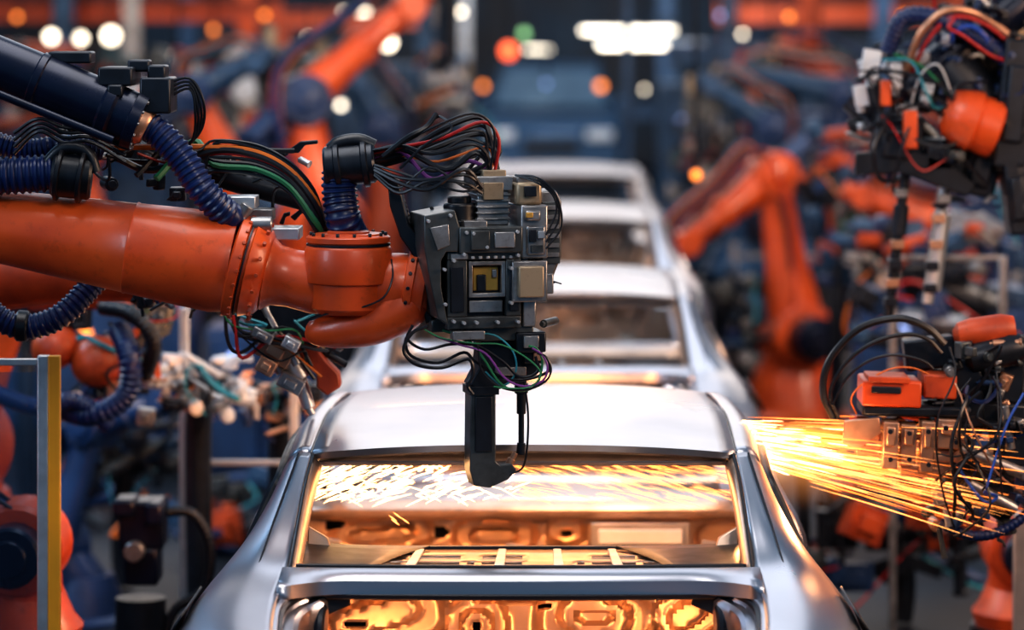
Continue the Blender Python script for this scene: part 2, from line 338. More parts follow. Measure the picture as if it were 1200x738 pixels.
for i in range(1,4):
    c2=car.copy(); C.objects.link(c2); c2.location=(CARX+.01*i,9.6+5.0*i,0)
    for p in parts:
        pp=p.copy(); C.objects.link(pp); pp.parent=c2
for i in range(4):
    y=9.6+5*i; cx=CARX+.01*i
    t=thing('conveyor_skid',(cx,y+1,0),'dark steel conveyor skid carrying a car body','conveyor','skids under the car bodies')
    for sx in(-.5,.5):
        mk('skid_runner',G().box((cx+sx,y+1,.12),(.1,4.4,.24)),DARK,t,bevel=.01)
    for yy in(-.8,.8,2.4):
        mk('skid_crossbar',G().box((cx,y+yy,.275),(1.5,.1,.07)),YEL,t,bevel=.005)

# ------------------------------------------------------------------ tool / robot generators
CAB=[BLACK,BLACK,RED,GRN,BLACK,ORC,CYA,BLACK,WHT,NAVY]
def gun(root,pos,R,k=1.0,warm=False,ncab=6,seed=0,body=None,cap=None):
    rd=random.Random(seed); pos=Vector(pos)
    M=Matrix.Translation(pos)@R.to_4x4()@Matrix.Scale(k,4)
    body=body or (COPPER if warm else STEEL)
    def put(n,g,m,b=.004,lab=None): return mk(n,g.xf(M),m,root,bevel=b*k,label=lab)
    put('gun_frame',G().plate([(-.16,-.04,.18),(.14,-.04,.18),(.17,-.04,.12),(.17,-.04,-.04),(.08,-.04,-.12),(-.12,-.04,-.12),(-.18,-.04,-.02)],(0,.012,0)).plate([(-.16,.05,.18),(.14,.05,.18),(.17,.05,.12),(.17,.05,-.04),(.08,.05,-.12),(-.12,.05,-.12),(-.18,.05,-.02)],(0,.012,0)),TEAL)
    g=G().box((-.04,0,.05),(.2,.075,.16))
    for i in range(6): g.box((-.04,-.045,-.015+i*.026),(.17,.02,.012))
    put('transformer',g,body)
    g=G().cyl((.1,0,.0),(.1,0,.34),.045).cyl((.1,0,.34),(.1,0,.38),.036).cyl((.1,0,.08),(.1,0,.11),.055)
    put('servo_motor',g,cap or BEIGE)
    put('valve_block',G().box((-.11,-.02,.23),(.08,.08,.1)).box((-.01,-.02,.22),(.07,.07,.07)).box((-.11,-.07,.21),(.05,.03,.04)),body)
    put('movable_arm',G().cyl((.1,0,0),(.1,0,-.2),.022).cyl((.1,0,-.2),(.1,0,-.25),.014).cyl((.1,0,-.25),(.1,0,-.275),.009),STEEL)
    put('fixed_arm',G().plate([(-.12,-.025,-.08),(-.04,-.025,-.1),(-.05,-.025,-.40),(.06,-.025,-.46),(.13,-.025,-.44),(.13,-.025,-.49),(.04,-.025,-.52),(-.11,-.025,-.45)],(0,.05,0)),DARK if not warm else body)
    put('electrode_tip',G().cyl((.1,0,-.44),(.1,0,-.38),.013).cyl((.1,0,-.38),(.1,0,-.36),.008),COPPER)
    for i in range(ncab):
        a=Vector((rd.uniform(-.15,.1),-.06,rd.uniform(.1,.25))); b=Vector((rd.uniform(-.2,.1),rd.uniform(-.1,.05),rd.uniform(-.15,.05)))
        m=(a+b)/2+Vector((rd.uniform(-.25,-.08) if i%2 else rd.uniform(.08,.2),-rd.uniform(.02,.12),rd.uniform(-.1,.2)))
        put('cable',G().tube([a,(a+m)/2+Vector((0,-.03,.05)),m,(b+m)/2+Vector((0,0,-.04)),b],rd.choice([.004,.006,.008]),6,4),CAB[(i+seed)%10],0)
def toolhead(nm,label,u0,v0,u1,v1,D,seed,nb=14,nc=10,pal=None,mount=None,mr=.05,cat='welding tool',group='tool heads between the robots',dep=.12,sz=(10,34),cabs=None,root=None):
    rd=random.Random(seed*13+1); kk=D/F
    pal=pal or [DARK,DARK,STEEL,ALU,TEAL,COPPER,DARK,ORANGED]
    cabs=cabs or [BLACK,BLACK,BLACK,NAVY,CYA,BLACK,ORC,RED,BLACK]
    c=site((u0+u1)/2,(v0+v1)/2,D)
    t=root or thing(nm,tuple(c),label,cat,group)
    def pt(): return site(rd.uniform(u0,u1),rd.uniform(v0,v1),D)+Vector((0,rd.uniform(-dep,dep),0))
    g=G().tube([site(u0+(u1-u0)*.1,v0+(v1-v0)*.3,D)+Vector((0,dep,0)),c+Vector((0,dep*.8,0)),site(u0+(u1-u0)*.9,v0+(v1-v0)*.7,D)+Vector((0,dep,0))],(v1-v0)*.16*kk,12,3)
    mk('carrier',g,DARK,t)
    tl=rd.uniform(-12,12)
    for i in range(nb):
        p=pt(); w=rd.uniform(*sz)*kk; h=rd.uniform(*sz)*kk; m=pal[rd.randrange(len(pal))]
        R=rotm(0,tl+rd.choice([0,0,0,90,25,-20]),rd.uniform(-25,25))
        ty=rd.random()
        if ty<.45:
            g=G().box(p,(w,rd.uniform(.03,.09),h),R).box(p+R@Vector((0,-.045,0)),(w*.55,.05,h*.5),R); mk('valve_block',g,m,t,bevel=.004)
        elif ty<.7:
            a=R@Vector((w,0,0)); g=G().cyl(p-a,p+a,.28*h,n=14).cyl(p-a*1.25,p-a,.13*h,n=10).cyl(p+a,p+a*1.15,.34*h,n=14); mk('pneumatic_cylinder',g,m,t)
        elif ty<.88:
            g=G().plate([p+R@Vector(q_) for q_ in((-w,0,-h*.3),(-w*.2,0,-h*.4),(w*.2,0,h*.2),(w,0,h*.3),(w,0,h*.6),(-w*.1,0,h*.5))],(0,.015,0)); mk('bracket',g,m,t,bevel=.003)
        else:
            a=R@Vector((0,.05,0)); g=G().cyl(p-a,p+a,.45*h,n=18).cyl(p-a*1.3,p-a,.28*h,n=16); mk('motor',g,m,t)
    for i in range(nc):
        a=pt()+Vector((0,-.08,0)); b=pt()+Vector((0,-.08,0)); s=(u1-u0)*kk*.35
        m_=(a+b)/2+Vector((rd.uniform(-s,s),-.05,rd.uniform(-s,s)))
        mk('cable',G().tube([a,a.lerp(m_,.5)+Vector((rd.uniform(-s,s)*.4,0,rd.uniform(-s,s)*.3)),m_,m_.lerp(b,.5)+Vector((rd.uniform(-s,s)*.4,0,rd.uniform(-s,s)*.3)),b],rd.choice([1.1,1.5,2.0,3])*kk,6,5),cabs[i%len(cabs)],t)
    if mount is not None:
        pts=[c+Vector((0,dep*.8,0))]+[Vector(x) for x in mount]
        mk('mounting_arm',G().tube(pts,mr,12,4),DARK,t)
    return t
def robot(label,base,Sh,E,W,T=None,k=1.0,paint=None,paint2=None,gR=None,seed=0,gk=1.0,group='welding robots along the line',blue=False,warm=False):
    rd=random.Random(seed); paint=paint or ORANGE; paint2=paint2 or paint
    Sh,E,W=Vector(Sh),Vector(E),Vector(W); bx,by=base
    root=thing('welding_robot',(bx,by,0),label,'robot',group)
    def B(n,g,m,b=0): return mk(n,g,m,root,bevel=b)
    n=(E-Sh).cross(W-E); n=n.normalized() if n.length>.01 else Vector((0,1,0))
    if n.y>0: n=-n
    zt=Sh.z-.30*k
    if zt>.35:
        g=G().rev((bx,by,0),(bx,by,zt-.12*k),[(0,.36*k),(.04,.36*k),(.06,.24*k),(.9,.22*k),(.94,.32*k),(1,.32*k)],20)
        B('pedestal',g,DARK)
        g=G().rev((bx,by,zt-.12*k),(bx,by,zt+.12*k),[(0,.29*k),(.3,.31*k),(.5,.27*k),(1,.22*k)],24)
    else: g=G().rev((bx,by,0),(bx,by,zt+.12*k),[(0,.34*k),(.1,.34*k),(.2,.29*k),(.5,.27*k),(1,.22*k)],24)
    g.rev((bx,by,zt),Sh,[(0,.22*k),(.5,.2*k),(1,.17*k)],20)
    B('rotating_column',g,paint)
    B('shoulder_motor',G().cyl(Sh+n*.15*k,Sh+n*.34*k,.13*k).cyl(Sh+n*.34*k,Sh+n*.38*k,.08*k),NAVYD)
    g=G().cyl(Sh-n*.17*k,Sh+n*.17*k,.2*k,n=28); B('shoulder_joint',g,paint)
    g=G().rev(Sh-(E-Sh).normalized()*.1*k,E+(E-Sh).normalized()*.06*k,[(0,.12*k),(.08,.18*k),(.25,.165*k),(.5,.125*k),(.8,.10*k),(.93,.12*k),(1,.08*k)],20,.72,ref=n.cross((E-Sh).normalized()))
    B('lower_arm',g,paint2)
    B('elbow_joint',G().cyl(E-n*.13*k,E+n*.13*k,.135*k,n=28).cyl(E+n*.13*k,E+n*.16*k,.09*k,n=24),NAVYP if blue else paint)
    f=(W-E).normalized(); up=n.cross(f)
    if up.z<0: up=-up
    g=G()
    for s in(-.07,.07,0): g.cyl(E-f*.08*k+n*s*k+up*(.03*k if s else -.06*k),E-f*.34*k+n*s*k+up*(.03*k if s else -.06*k),.045*k,n=14)
    B('wrist_motor',g,NAVYP)
    B('forearm',G().rev(E-f*.1*k,W,[(0,.10*k),(.05,.13*k),(.2,.115*k),(.55,.085*k),(.6,.098*k),(.63,.098*k),(.65,.078*k),(.93,.066*k),(1,.05*k)],22),paint)
    B('wrist',G().cyl(W-n*.09*k,W+n*.09*k,.08*k,n=22).cyl(W-up*.02,W+f*.13*k,.06*k),paint)
    T=Vector(T) if T is not None else W+f*.25*k
    B('tool_flange',G().cyl(W+(T-W)*.35,W+(T-W)*.5,.075*k),DARK)
    B('tool_mount',G().tube([W+f*.08*k,(W+T)/2+f*.05*k,T],.045*k,10,4),DARK)
    for i in range(7):
        o=n*(rd.uniform(-.1,.16)*k)+up*(.13*k+rd.uniform(0,.06)*k)
        pts=[Sh+o*.8,(Sh+E)/2+o*1.1+f*(-.08*k),E+o+up*.04*k,(E+W)/2+o*1.05+up*rd.uniform(-.02,.06)*k,W+o*.8+up*.03*k,T+up*.05]
        r=[.022,.016,.007,.009,.006,.009,.006][i]*k
        B('cable',G().tube(pts,r,8,5,corr=.03*k if i<2 else 0),[NAVY,BLACK,RED,BLACK,CYA,BLACK,ORC][i])
    gun(root,T,gR or rotm(0,0,20*seed),k*gk,seed=seed,warm=warm)
    return root

# ------------------------------------------------------------------ main robot
d0=9.5
def q(u,v,dd=0): 
    p=site(u,v,d0); return Vector((p.x,d0+dd,p.z))
b=q(-420,0); main=thing('welding_robot',(b.x,d0+.1,0),'large orange welding robot with navy hoses above a silver car','robot','welding robots along the line')
def mp(n,g,m,bev=0,lab=None): return mk(n,g,m,main,bevel=bev,label=lab)
bz=Vector((b.x,d0+.1,0)); El=q(-330,210); Shd=q(-480,560)
mp('pedestal',G().rev(bz,bz+Vector((0,0,.6)),[(0,.45),(.08,.45),(.12,.36),(1,.34)],28),DARK)
mp('rotating_column',G().rev(bz+Vector((0,0,.6)),Shd,[(0,.36),(.3,.34),(1,.24)],28),ORANGE)
mp('lower_arm',G().rev(Shd,El,[(0,.26),(.2,.22),(.6,.17),(1,.2)],24,.7),ORANGE)
mp('elbow_joint',G().cyl(El-Vector((0,.2,0)),El+Vector((0,.2,0)),.23,n=32),ORANGE)
k=K
a0=El; a1=q(272,310)
prof=[(0,50*k),(.35,43*k),(.55,43*k),(.72,50*k),(.80,53*k),(.803,54.5*k),(.808,53.5*k),(.90,57*k),(.97,59*k),(1,56*k)]
mp('forearm',G().rev(a0,a1,prof,40),ORANGE)
ax=(q(345,328)-q(272,310)).normalized()
pA=q(272,310)
mp('forearm_flange',G().rev(pA,pA+ax*42*k,[(0,56*k),(.06,60*k),(.30,60*k),(.34,54*k),(.45,54*k),(.5,57*k),(.9,50*k),(1,44*k)],40),ORANGE)
mp('flange_seam',G().rev(pA+ax*15*k,pA+ax*16.5*k,[(0,57*k),(1,57*k)],40),DARK)
e1=Vector((0,1,0)); e2=ax.cross(e1)
for rr,t,nb in((57,19,22),(54,34,18)):
    for i in range(nb):
        a=2*math.pi*i/nb; nn=(e1*math.cos(a)+e2*math.sin(a))
        if nn.y>.35: continue
        c=pA+ax*t*k*(.6 if rr==57 else 1)+nn*rr*k; mp('flange_bolt',G().cyl(c,c+nn*5*k,2.4*k,n=8),ORANGED)
pB=pA+ax*42*k
mp('wrist_neck',G().rev(pB,q(385,335),[(0,44*k),(.15,36*k),(.4,34*k),(.8,36*k),(1,34*k)],32),ORANGE)
mp('wrist_drum',G().rev(q(408,366,-.03),q(409,282,-.03),[(0,34*k),(.08,43*k),(.38,45*k),(.42,45*k),(.44,50*k),(.47,51*k),(.90,51*k),(.94,49*k),(.96,46*k),(1,46*k)],48),ORANGE)
mp('wrist_cap',G().rev(q(409,283,-.03),q(409,272,-.03),[(0,48*k),(.1,49*k),(.6,49*k),(.75,47*k),(.8,40*k),(.98,39*k),(1,37*k)],48),ORANGE)
mp('cap_plate',G().rev(q(409,273,-.03),q(409,269.5,-.03),[(0,25*k),(.8,25*k),(1,23*k)],32),ORANGED)
mp('drum_seam',G().rev(q(409,286,-.03),q(409,284,-.03),[(0,49.2*k),(1,49.2*k)],48),DARK)
mp('wrist_body',G().tube([q(388,338,.03),q(425,338,.0),q(462,334,-.01),q(486,334,0)],[30*k,34*k,38*k,36*k],28,6),ORANGE)
mp('wrist_body',G().tube([q(362,386,.0),q(374,388,-.01),q(402,385,-.03),q(436,377,-.04),q(468,360,-.03),q(490,340,0)],[11*k,17*k,22*k,26*k,30*k,31*k],28,6),ORANGE)
mp('casting_seam',G().tube([q(366,372,-.07),q(392,362,-.105),q(425,356,-.12),q(452,344,-.12),q(462,322,-.10),q(460,302,-.06)],1.1*k,6,5),DARK)
mp('wrist_hub',G().rev(q(474,333,0),q(504,338,0),[(0,40*k),(.06,44*k),(.35,44*k),(.4,41*k),(.8,41*k),(.85,37*k),(1,35*k)],44),ORANGE)
hx=(q(504,338,0)-q(474,333,0)).normalized(); h1=Vector((0,1,0)); h2=hx.cross(h1)
for i in range(16):
    a=2*math.pi*i/16; nn=h1*math.cos(a)+h2*math.sin(a)
    if nn.y>.3: continue
    c=q(474,333,0)+hx*6*k+nn*43*k; mp('hub_bolt',G().cyl(c,c+nn*3.4*k,2.2*k,n=8),DARK)
for i in range(14):
    a=2*math.pi*i/14; c=q(409,272,-.03)+Vector((math.cos(a),math.sin(a),0))*43.5*k; mp('cap_bolt',G().cyl(c-Vector((0,0,4*k)),c+Vector((0,0,1.5*k)),2.0*k,n=8),DARK)
poly=[(455,208),(468,212),(480,262),(506,292),(510,330),(508,372),(500,378),(494,340),(490,305),(470,276),(458,240)]
mp('tool_bracket',G().plate([q(u,v,-.06) for u,v in poly],(0,.12,0)),BLACK,.004)
mp('tool_flange',G().rev(q(503,335),q(516,336),[(0,38*k),(.3,42*k),(1,42*k)],32),DARK)
piv=q(570,300); RM=Matrix.Translation(piv)@Matrix.Rotation(math.radians(14),4,'Z')@Matrix.Translation(-piv)
def bx(g,u0,v0,u1,v1,y0,y1):
    p=q(u0,v0); r=q(u1,v1); return g.box(((p.x+r.x)/2,d0+(y0+y1)/2,(p.z+r.z)/2),(abs(r.x-p.x),abs(y1-y0),abs(r.z-p.z)))
def gp(n,g,m,bev=.003,lab=None): return mp(n,g.xf(RM),m,bev,lab)
def gb(n,u0,v0,u1,v1,y0,y1,m,bev=.003): return gp(n,bx(G(),u0,v0,u1,v1,y0,y1),m,bev)
g=G(); bx(g,512,290,600,300,-.12,-.09); bx(g,512,366,600,380,-.12,-.09); bx(g,512,300,536,366,-.12,-.09); bx(g,582,300,600,366,-.12,-.09); 
gp('gun_housing',g,TEAL)
gb('gun_core',512,285,604,378,-.085,.10,DARK)
gb('window_frame',540,302,580,307,-.115,-.09,STEEL,.002); gb('window_frame',540,339,580,344,-.115,-.09,STEEL,.002); gb('window_frame',538,302,543,344,-.115,-.09,STEEL,.002); gb('window_frame',577,302,582,344,-.115,-.09,STEEL,.002)
gb('brass_insert',545,309,575,337,-.095,-.086,BRASS); gb('insert_block',549,318,560,337,-.104,-.094,DARK); gb('insert_block',567,312,573,322,-.104,-.094,STEEL)
g=G().plate([q(u,v,-.135) for u,v in((484,248),(520,242),(526,262),(524,290),(510,290),(504,300),(504,330),(512,374),(500,366),(490,320),(484,285))],(0,.2,0))
gp('side_plate',g,TEAL)
g=G().plate([q(u,v,-.142) for u,v in((490,262),(512,258),(514,282),(499,288))],(0,.012,0)); gp('side_cover',g,STEEL,.002)
gb('upper_block',525,262,600,292,-.14,.08,TEAL,.004); gb('upper_block',532,255,560,264,-.12,.05,STEEL)
gb('cover_plate',538,266,560,288,-.15,-.138,TEAL,.002); gb('cover_plate',566,268,590,286,-.148,-.138,STEEL,.002)
gb('cover_plate',516,308,532,360,-.128,-.118,DARK,.002); gb('cover_plate',540,348,580,362,-.10,-.084,STEEL,.002)
gb('cover_plate',586,306,597,360,-.126,-.118,DARK,.002); gb('cover_plate',516,293,536,299,-.127,-.118,STEEL,.001)
gb('terminal_strip',518,382,556,392,-.13,-.09,STEEL,.002)
for i in range(6): gb('terminal',540+i*9,296,544+i*9,299,-.128,-.118,ALU,.001)
for (u,v) in((488,254),(514,248),(518,300),(518,370),(530,293),(594,295),(594,372),(530,372),(593,268),(533,268),(507,310),(508,350),(541,269),(557,285),(545,372),(570,372),(586,310),(586,350)):
    c=q(u,v,-.143); gp('plate_bolt',G().cyl(c+Vector((0,.02,0)),c+Vector((0,-.008,0)),2.1*k,n=8),ALU,0)
g=G().cyl(q(535,264,-.03),q(535,236,-.03),19*k,n=28); g.cyl(q(535,238,-.03),q(535,228,-.03),14*k,n=24); g.rev(q(535,262,-.03),q(535,256,-.03),[(0,23*k),(1,23*k)],24)
gp('servo_motor',g,BLACK)
g=G(); bx(g,548,205,594,222,-.08,.06); bx(g,553,222,590,262,-.07,.05)
for i in range(5): bx(g,551,225+i*7,592,228+i*7,-.078,.055)
gp('transformer',g,STEEL)
gb('transformer_lid',560,198,588,206,-.06,.02,BEIGE); gb('transformer_lid',558,212,582,232,-.09,-.078,BEIGE,.002)
gb('encoder_cap',596,212,626,238,-.11,.0,BEIGE,.008); gb('encoder_lid',598,206,622,213,-.09,.0,STEEL); gb('encoder_plug',604,216,618,228,-.125,-.11,DARK,.002)
g=G(); bx(g,600,238,632,300,-.12,.04); bx(g,604,244,622,256,-.135,-.12); bx(g,606,262,628,296,-.13,-.12); gp('actuator_body',g,STEEL,.006)
for (u0,v0,u1,v1,mm) in((608,266,616,280,DARK),(618,268,626,276,ALU),(610,284,624,292,TEAL),(604,246,612,252,BRASS)):
    gb('sensor_block',u0,v0,u1,v1,-.142,-.128,mm,.001)
g=G().plate([q(u,v,-.06) for u,v in((628,222),(648,222),(655,236),(655,300),(646,322),(640,345),(626,345),(628,300))],(0,.09,0)); gp('side_cover',g,STEEL,.008)
gb('cover_panel',630,236,652,308,-.068,-.058,TEAL,.002)
for v in range(240,306,11): gb('cover_rib',632,v,650,v+5,-.077,-.066,STEEL,.001)
g=G(); bx(g,594,308,624,344,-.155,-.13); gp('name_plate',g,BEIGE,.004,'blank beige cover plate')
g=G(); bx(g,588,302,630,350,-.135,-.11); bx(g,604,346,620,380,-.10,-.02); bx(g,626,318,640,342,-.11,-.04); gp('mounting_block',g,STEEL,.004)
g=G(); bx(g,535,378,618,396,-.09,.06); bx(g,500,372,560,386,-.05,.08); gp('lower_plate',g,TEAL,.004)
g=G(); bx(g,596,386,632,410,-.10,.04); bx(g,608,404,630,424,-.08,.03); bx(g,600,380,614,450,-.05,0); gp('stroke_block',g,DARK,.005)
gb('stroke_plate',604,390,622,404,-.112,-.10,STEEL,.002); gb('stroke_plate',618,410,628,420,-.092,-.08,COPPER,.002)
g=G().plate([q(u,v,-.05) for u,v in((560,396),(596,398),(624,418),(634,432),(622,440),(600,444),(582,454),(556,456),(546,448),(556,430))],(0,.09,0)); gp('arm_bracket',g,DARK,.004)
gb('bracket_strip',575,428,612,438,-.062,-.048,STEEL,.002)
g=G().plate([q(u,v,-.045) for u,v in((547,450),(577,450),(577,538),(582,543),(597,542),(602,549),(592,560),(570,569),(551,566),(546,548))],(0,.075,0)); gp('fixed_arm',g,TEAL,.003)
gb('arm_ridge',552,462,572,526,-.053,-.044,DARK,.002); gb('arm_clamp',545,450,580,460,-.056,.04,DARK,.002)
g=G().cyl(q(594,548,-.01),q(600,538,-.01),5*k,n=14).cyl(q(599,540,-.01),q(604,531,-.01),3.4*k,n=12); gp('electrode_tip',g,COPPER,0)
g=G().cyl(q(612,428),q(612,486),5.5*k,n=18).cyl(q(612,450),q(612,462),8*k,n=18).cyl(q(612,486),q(612,520),3.4*k,n=14).cyl(q(612,520),q(611,534),5*k,n=14); gp('movable_arm',g,DARK,0)
mp('cable',G().tube([q(614,440,-.05),q(619,480,-.06),q(618,520,-.06),q(613,545,-.04),q(600,553,-.03),q(590,560,-.02)],1.3*k,6,5),BLACK)
loops=[((497,378),(478,392),(484,412),(515,420),(545,408),(560,420),(600,440),(640,432),(642,418),BLACK,1.9),
 ((520,382),(548,392),(566,412),(586,442),(606,452),(628,446),(636,420),(630,404),(620,400),GRN,1.5),
 ((512,388),(540,398),(570,408),(592,436),(614,446),(636,440),(642,424),(636,410),(624,402),PUR,1.3),
 ((504,376),(486,384),(476,404),(490,420),(520,424),(550,414),(556,430),(550,445),(556,455),BLACK,2.2),
 ((530,384),(552,386),(580,388),(600,404),(606,424),(600,440),(590,446),(580,440),(570,430),CYA,1.1),
 ((486,376),(480,392),(500,404),(530,398),(560,400),(590,418),(610,436),(630,430),(628,412),BLACK,1.8),
 ((540,382),(560,398),(566,428),(590,448),(618,450),(640,440),(646,426),(640,412),(630,408),BLACK,1.3),
 ((500,380),(520,390),(556,396),(590,398),(622,416),(634,432),(622,446),(600,448),(580,446),GRN,1.0)]
for i,l in enumerate(loops):
    mp('cable',G().tube([q(u,v,-.11-.012*(i%4)) for u,v in l[:-2]],l[-1]*k,7,5),l[-2])
tc_=[BLACK,BLACK,RED,BLACK,BLACK,PUR,BLACK,BLACK,ORC,BLACK,BLACK,BLACK]
for i in range(12):
    s=i/11; rd=random.Random(i+3)
    hgt=128+56*((i*7)%12)/11; m=tc_[i]
    pts=[q(432,176+22*s,-.03+.06*s),q(470,168+20*s,-.06+.1*s),q(515+rd.uniform(-14,14),hgt+20+rd.uniform(-6,6),-.08+.12*s),q(558+rd.uniform(-12,12),hgt+4,-.08+.14*s),q(580+rd.uniform(-10,6),hgt+24,-.06+.1*s),q(574+rd.uniform(-28,18),202,-.05+.06*s)]
    mp('cable',G().tube(pts,[1.6,2.4,2.0,3.4][i%4]*k,7,5),m)
for i in range(5):
    rd=random.Random(i+40)
    pts=[q(440,192+i*3,-.05),q(470,200+i*6,-.09),q(505,200+rd.uniform(-8,34),-.12),q(545,205+rd.uniform(-10,20),-.13),q(566,212+i*3,-.1)]
    mp('cable',G().tube(pts,[1.5,2.2,2.8][i%3]*k,7,5),BLACK)
for i in range(3):
    mp('cable',G().tube([q(604,204,-.06),q(630,212-i*3,-.10),q(648+i*2,226,-.11),q(652+i*3,246+i*8,-.11),q(640,272+i*8,-.12)],1.2*k,7,5),BLACK)
mp('cable',G().tube([q(470,196,-.06),q(500,168,-.08),q(530,150,-.07),q(515,136,-.04),q(498,150,-.03)],1.6*k,6,5),BLACK)
mp('cable',G().tube([q(450,182,-.06),q(478,160,-.08),q(500,148,-.07),q(512,133,-.04)],3*k,6,5),BLACK)
mp('hose_clamp',G().cyl(q(380,196),q(440,190),24*k,n=26).cyl(q(392,196),q(400,195),28*k,n=26).cyl(q(424,192),q(432,191),28*k,n=26),DARK)
mp('hose_clamp',G().tube([q(388,176),q(398,168),q(420,165),q(438,172)],9*k,10,4),BLACK)
mp('corrugated_hose',G().tube([q(398,200),q(398,225),q(404,262),q(420,300,.12)],20*k,18,6,corr=7*k),NAVY)
mp('corrugated_hose',G().tube([q(452,205,.03),q(466,230,.03),q(476,262,.03),q(486,300,.05)],6*k,12,6,corr=5*k),BLACK)
r0=q(-160,8,-.05); r1=q(168,143,-.05)
mp('hose_retractor',G().rev(r0,r1,[(0,31*k),(.2,32*k),(.62,32*k),(.625,34*k),(.645,34*k),(.65,32*k),(.86,32*k),(.87,36*k),(.9,36*k),(.91,32*k),(.96,32*k),(.965,37*k),(1,36*k)],36),NAVYD)
mp('retractor_rail',G().rev(q(-160,40,-.14),q(140,162,-.14),[(0,5*k),(1,5*k)],12),NAVYD)
for (u0,v0,u1,v1,y0,y1) in((120,78,160,100,-.1,.1),(168,90,204,132,-.09,.08),(175,76,196,92,-.05,.05),(60,60,110,74,-.06,.04),(132,98,150,112,-.12,-.06),(150,70,176,84,-.02,.05)):
    g=G(); bx(g,u0,v0,u1,v1,y0,y1); mp('valve_box',g,DARK,.006)
axx=(r1-r0).normalized(); e1=Vector((0,1,0)); e2=axx.cross(e1)
for i in range(14):
    a=2*math.pi*i/14; c=r1-axx*3*k+(e1*math.cos(a)+e2*math.sin(a))*33*k; mp('retractor_bolt',G().cyl(c,c+axx*5*k,2.2*k,n=8),STEEL)
mp('brass_collar',G().rev(q(152,136,-.05),q(176,150,-.05),[(0,24*k),(.8,24*k),(1,20*k)],24),COPPER)
mp('corrugated_hose',G().tube([q(165,140,-.05),q(190,156,-.06),q(218,186,-.07),q(242,222,-.08),q(268,250,-.05),q(276,258,0)],17*k,20,8,corr=7.5*k),NAVY)
mp('corrugated_hose',G().tube([q(-120,215,-.09),q(-40,207,-.09),q(30,203,-.09),q(78,200,-.08)],21*k,20,6,corr=8*k),NAVY)
mp('hose_clamp',G().cyl(q(66,201,-.08),q(112,206,-.07),27*k,n=26).cyl(q(72,201,-.08),q(78,202,-.08),32*k,n=26).cyl(q(98,204,-.08),q(104,205,-.08),32*k,n=26),BLACK)
mp('hose_clamp',G().tube([q(60,190,-.1),q(80,172,-.1),q(108,176,-.1),q(118,200,-.1)],7*k,10,4),BLACK)
mp('corrugated_hose',G().tube([q(-60,150,.05),q(20,176,.05),q(70,172,.05),q(112,178,.1)],13*k,16,6,corr=6*k),NAVY)
for i in range(10):
    rd=random.Random(i+77)
    u0=rd.uniform(110,210); pts=[q(u0,rd.uniform(150,215),.0),q(u0+40,rd.uniform(165,215),.02+.008*i),q(250,165+4*i,.03),q(300,170+4*i,.02),q(340,190+4*i,.0),q(368,222+5*i,0),q(380,262+3*i,.04)]
    mp('cable',G().tube(pts,[1.6,2.2,3.6,4.4][i%4]*k,7,5),[BLACK,BLACK,ORC,BLACK,RED,BLACK,BLACK,GRN,BLACK,BLACK][i])
for i in range(4):
    mp('cable',G().tube([q(190,100+i*6,0),q(222,92+i*4,.0),q(238-i*3,118+i*5,0),q(236-i*4,150+i*5,.02),q(215-i*5,176,.03)],1.7*k,7,5),BLACK)
for i in range(4):
    mp('cable',G().tube([q(20,155+i*8,-.05),q(50,138+i*5,-.08),q(80,148+i*6,-.08),q(110,150+i*5,-.07),q(150,165+i*8,-.05)],2.2*k,7,5),BLACK)
for a in((262,230,300,244,-.02,.1,ALU),(300,268,350,282,.02,.16,ALU),(286,248,316,262,.1,.2,STEEL)):
    g=G(); bx(g,*a[:6]); mp('cable_bracket',g,a[6],.003)
mp('nozzle_stub',G().cyl(q(272,268,-.03),q(292,240,-.03),8*k).cyl(q(295,262,-.03),q(320,262,-.03),9*k),STEEL)
toolhead('x','',205,170,375,262,9.75,3,nb=28,nc=4,pal=[DARK,DARK,STEEL,DARK,ALU,BLACK],sz=(6,20),dep=.05,root=main)
toolhead('x','',60,120,200,215,9.78,4,nb=18,nc=3,pal=[DARK,DARK,STEEL,BLACK],sz=(6,20),dep=.05,root=main)
toolhead('x','',505,225,650,385,9.57,61,nb=26,nc=2,pal=[DARK,TEAL,STEEL,DARK],sz=(4,13),dep=.05,root=main,cabs=[BLACK])

# ------------------------------------------------------------------ second gun just behind main forearm
r2=thing('spot_welding_gun',tuple(site(330,430,10.2)),'silver and copper spot welding gun with bare metal tip','welding gun','spot welding guns')
def q2(u,v,dd=0):
    p=site(u,v,10.2); return Vector((p.x,10.2+dd,p.z))
k2=10.2/F
def m2(n,g,m,bev=0): return mk(n,g,m,r2,bevel=bev)
m2('shaft',G().cyl(q2(292,350),q2(345,430),11*k2).cyl(q2(330,405),q2(352,445),14*k2).cyl(q2(350,440),q2(362,478),8*k2).cyl(q2(360,474),q2(366,486),4*k2),ALU)
m2('shaft_guide',G().cyl(q2(305,345,-.06),q2(350,425,-.06),5*k2),ALU)
m2('shaft_guide',G().cyl(q2(282,356,-.03),q2(330,436,-.03),5*k2),ALU)
for (u,v,w,h,dd,mm) in((325,408,42,28,-.03,COPPER),(343,446,30,18,-.03,STEEL),(316,424,22,18,-.08,COPPER),(345,398,20,14,-.09,ALU),(312,388,26,12,-.09,STEEL)):
    m2('clamp_block',G().box(q2(u,v,dd),(w*k2,.1,h*k2),rotm(0,28,0)).box(q2(u,v,dd-.055),(w*.5*k2,.03,h*.5*k2),rotm(0,28,0)),mm,.004)
m2('gun_arm',G().plate([q2(u,v,-.04) for u,v in((345,398),(362,392),(382,420),(398,436),(400,452),(384,462),(372,452),(372,436),(356,422))],(0,.08,0)),ORANGED,.006)
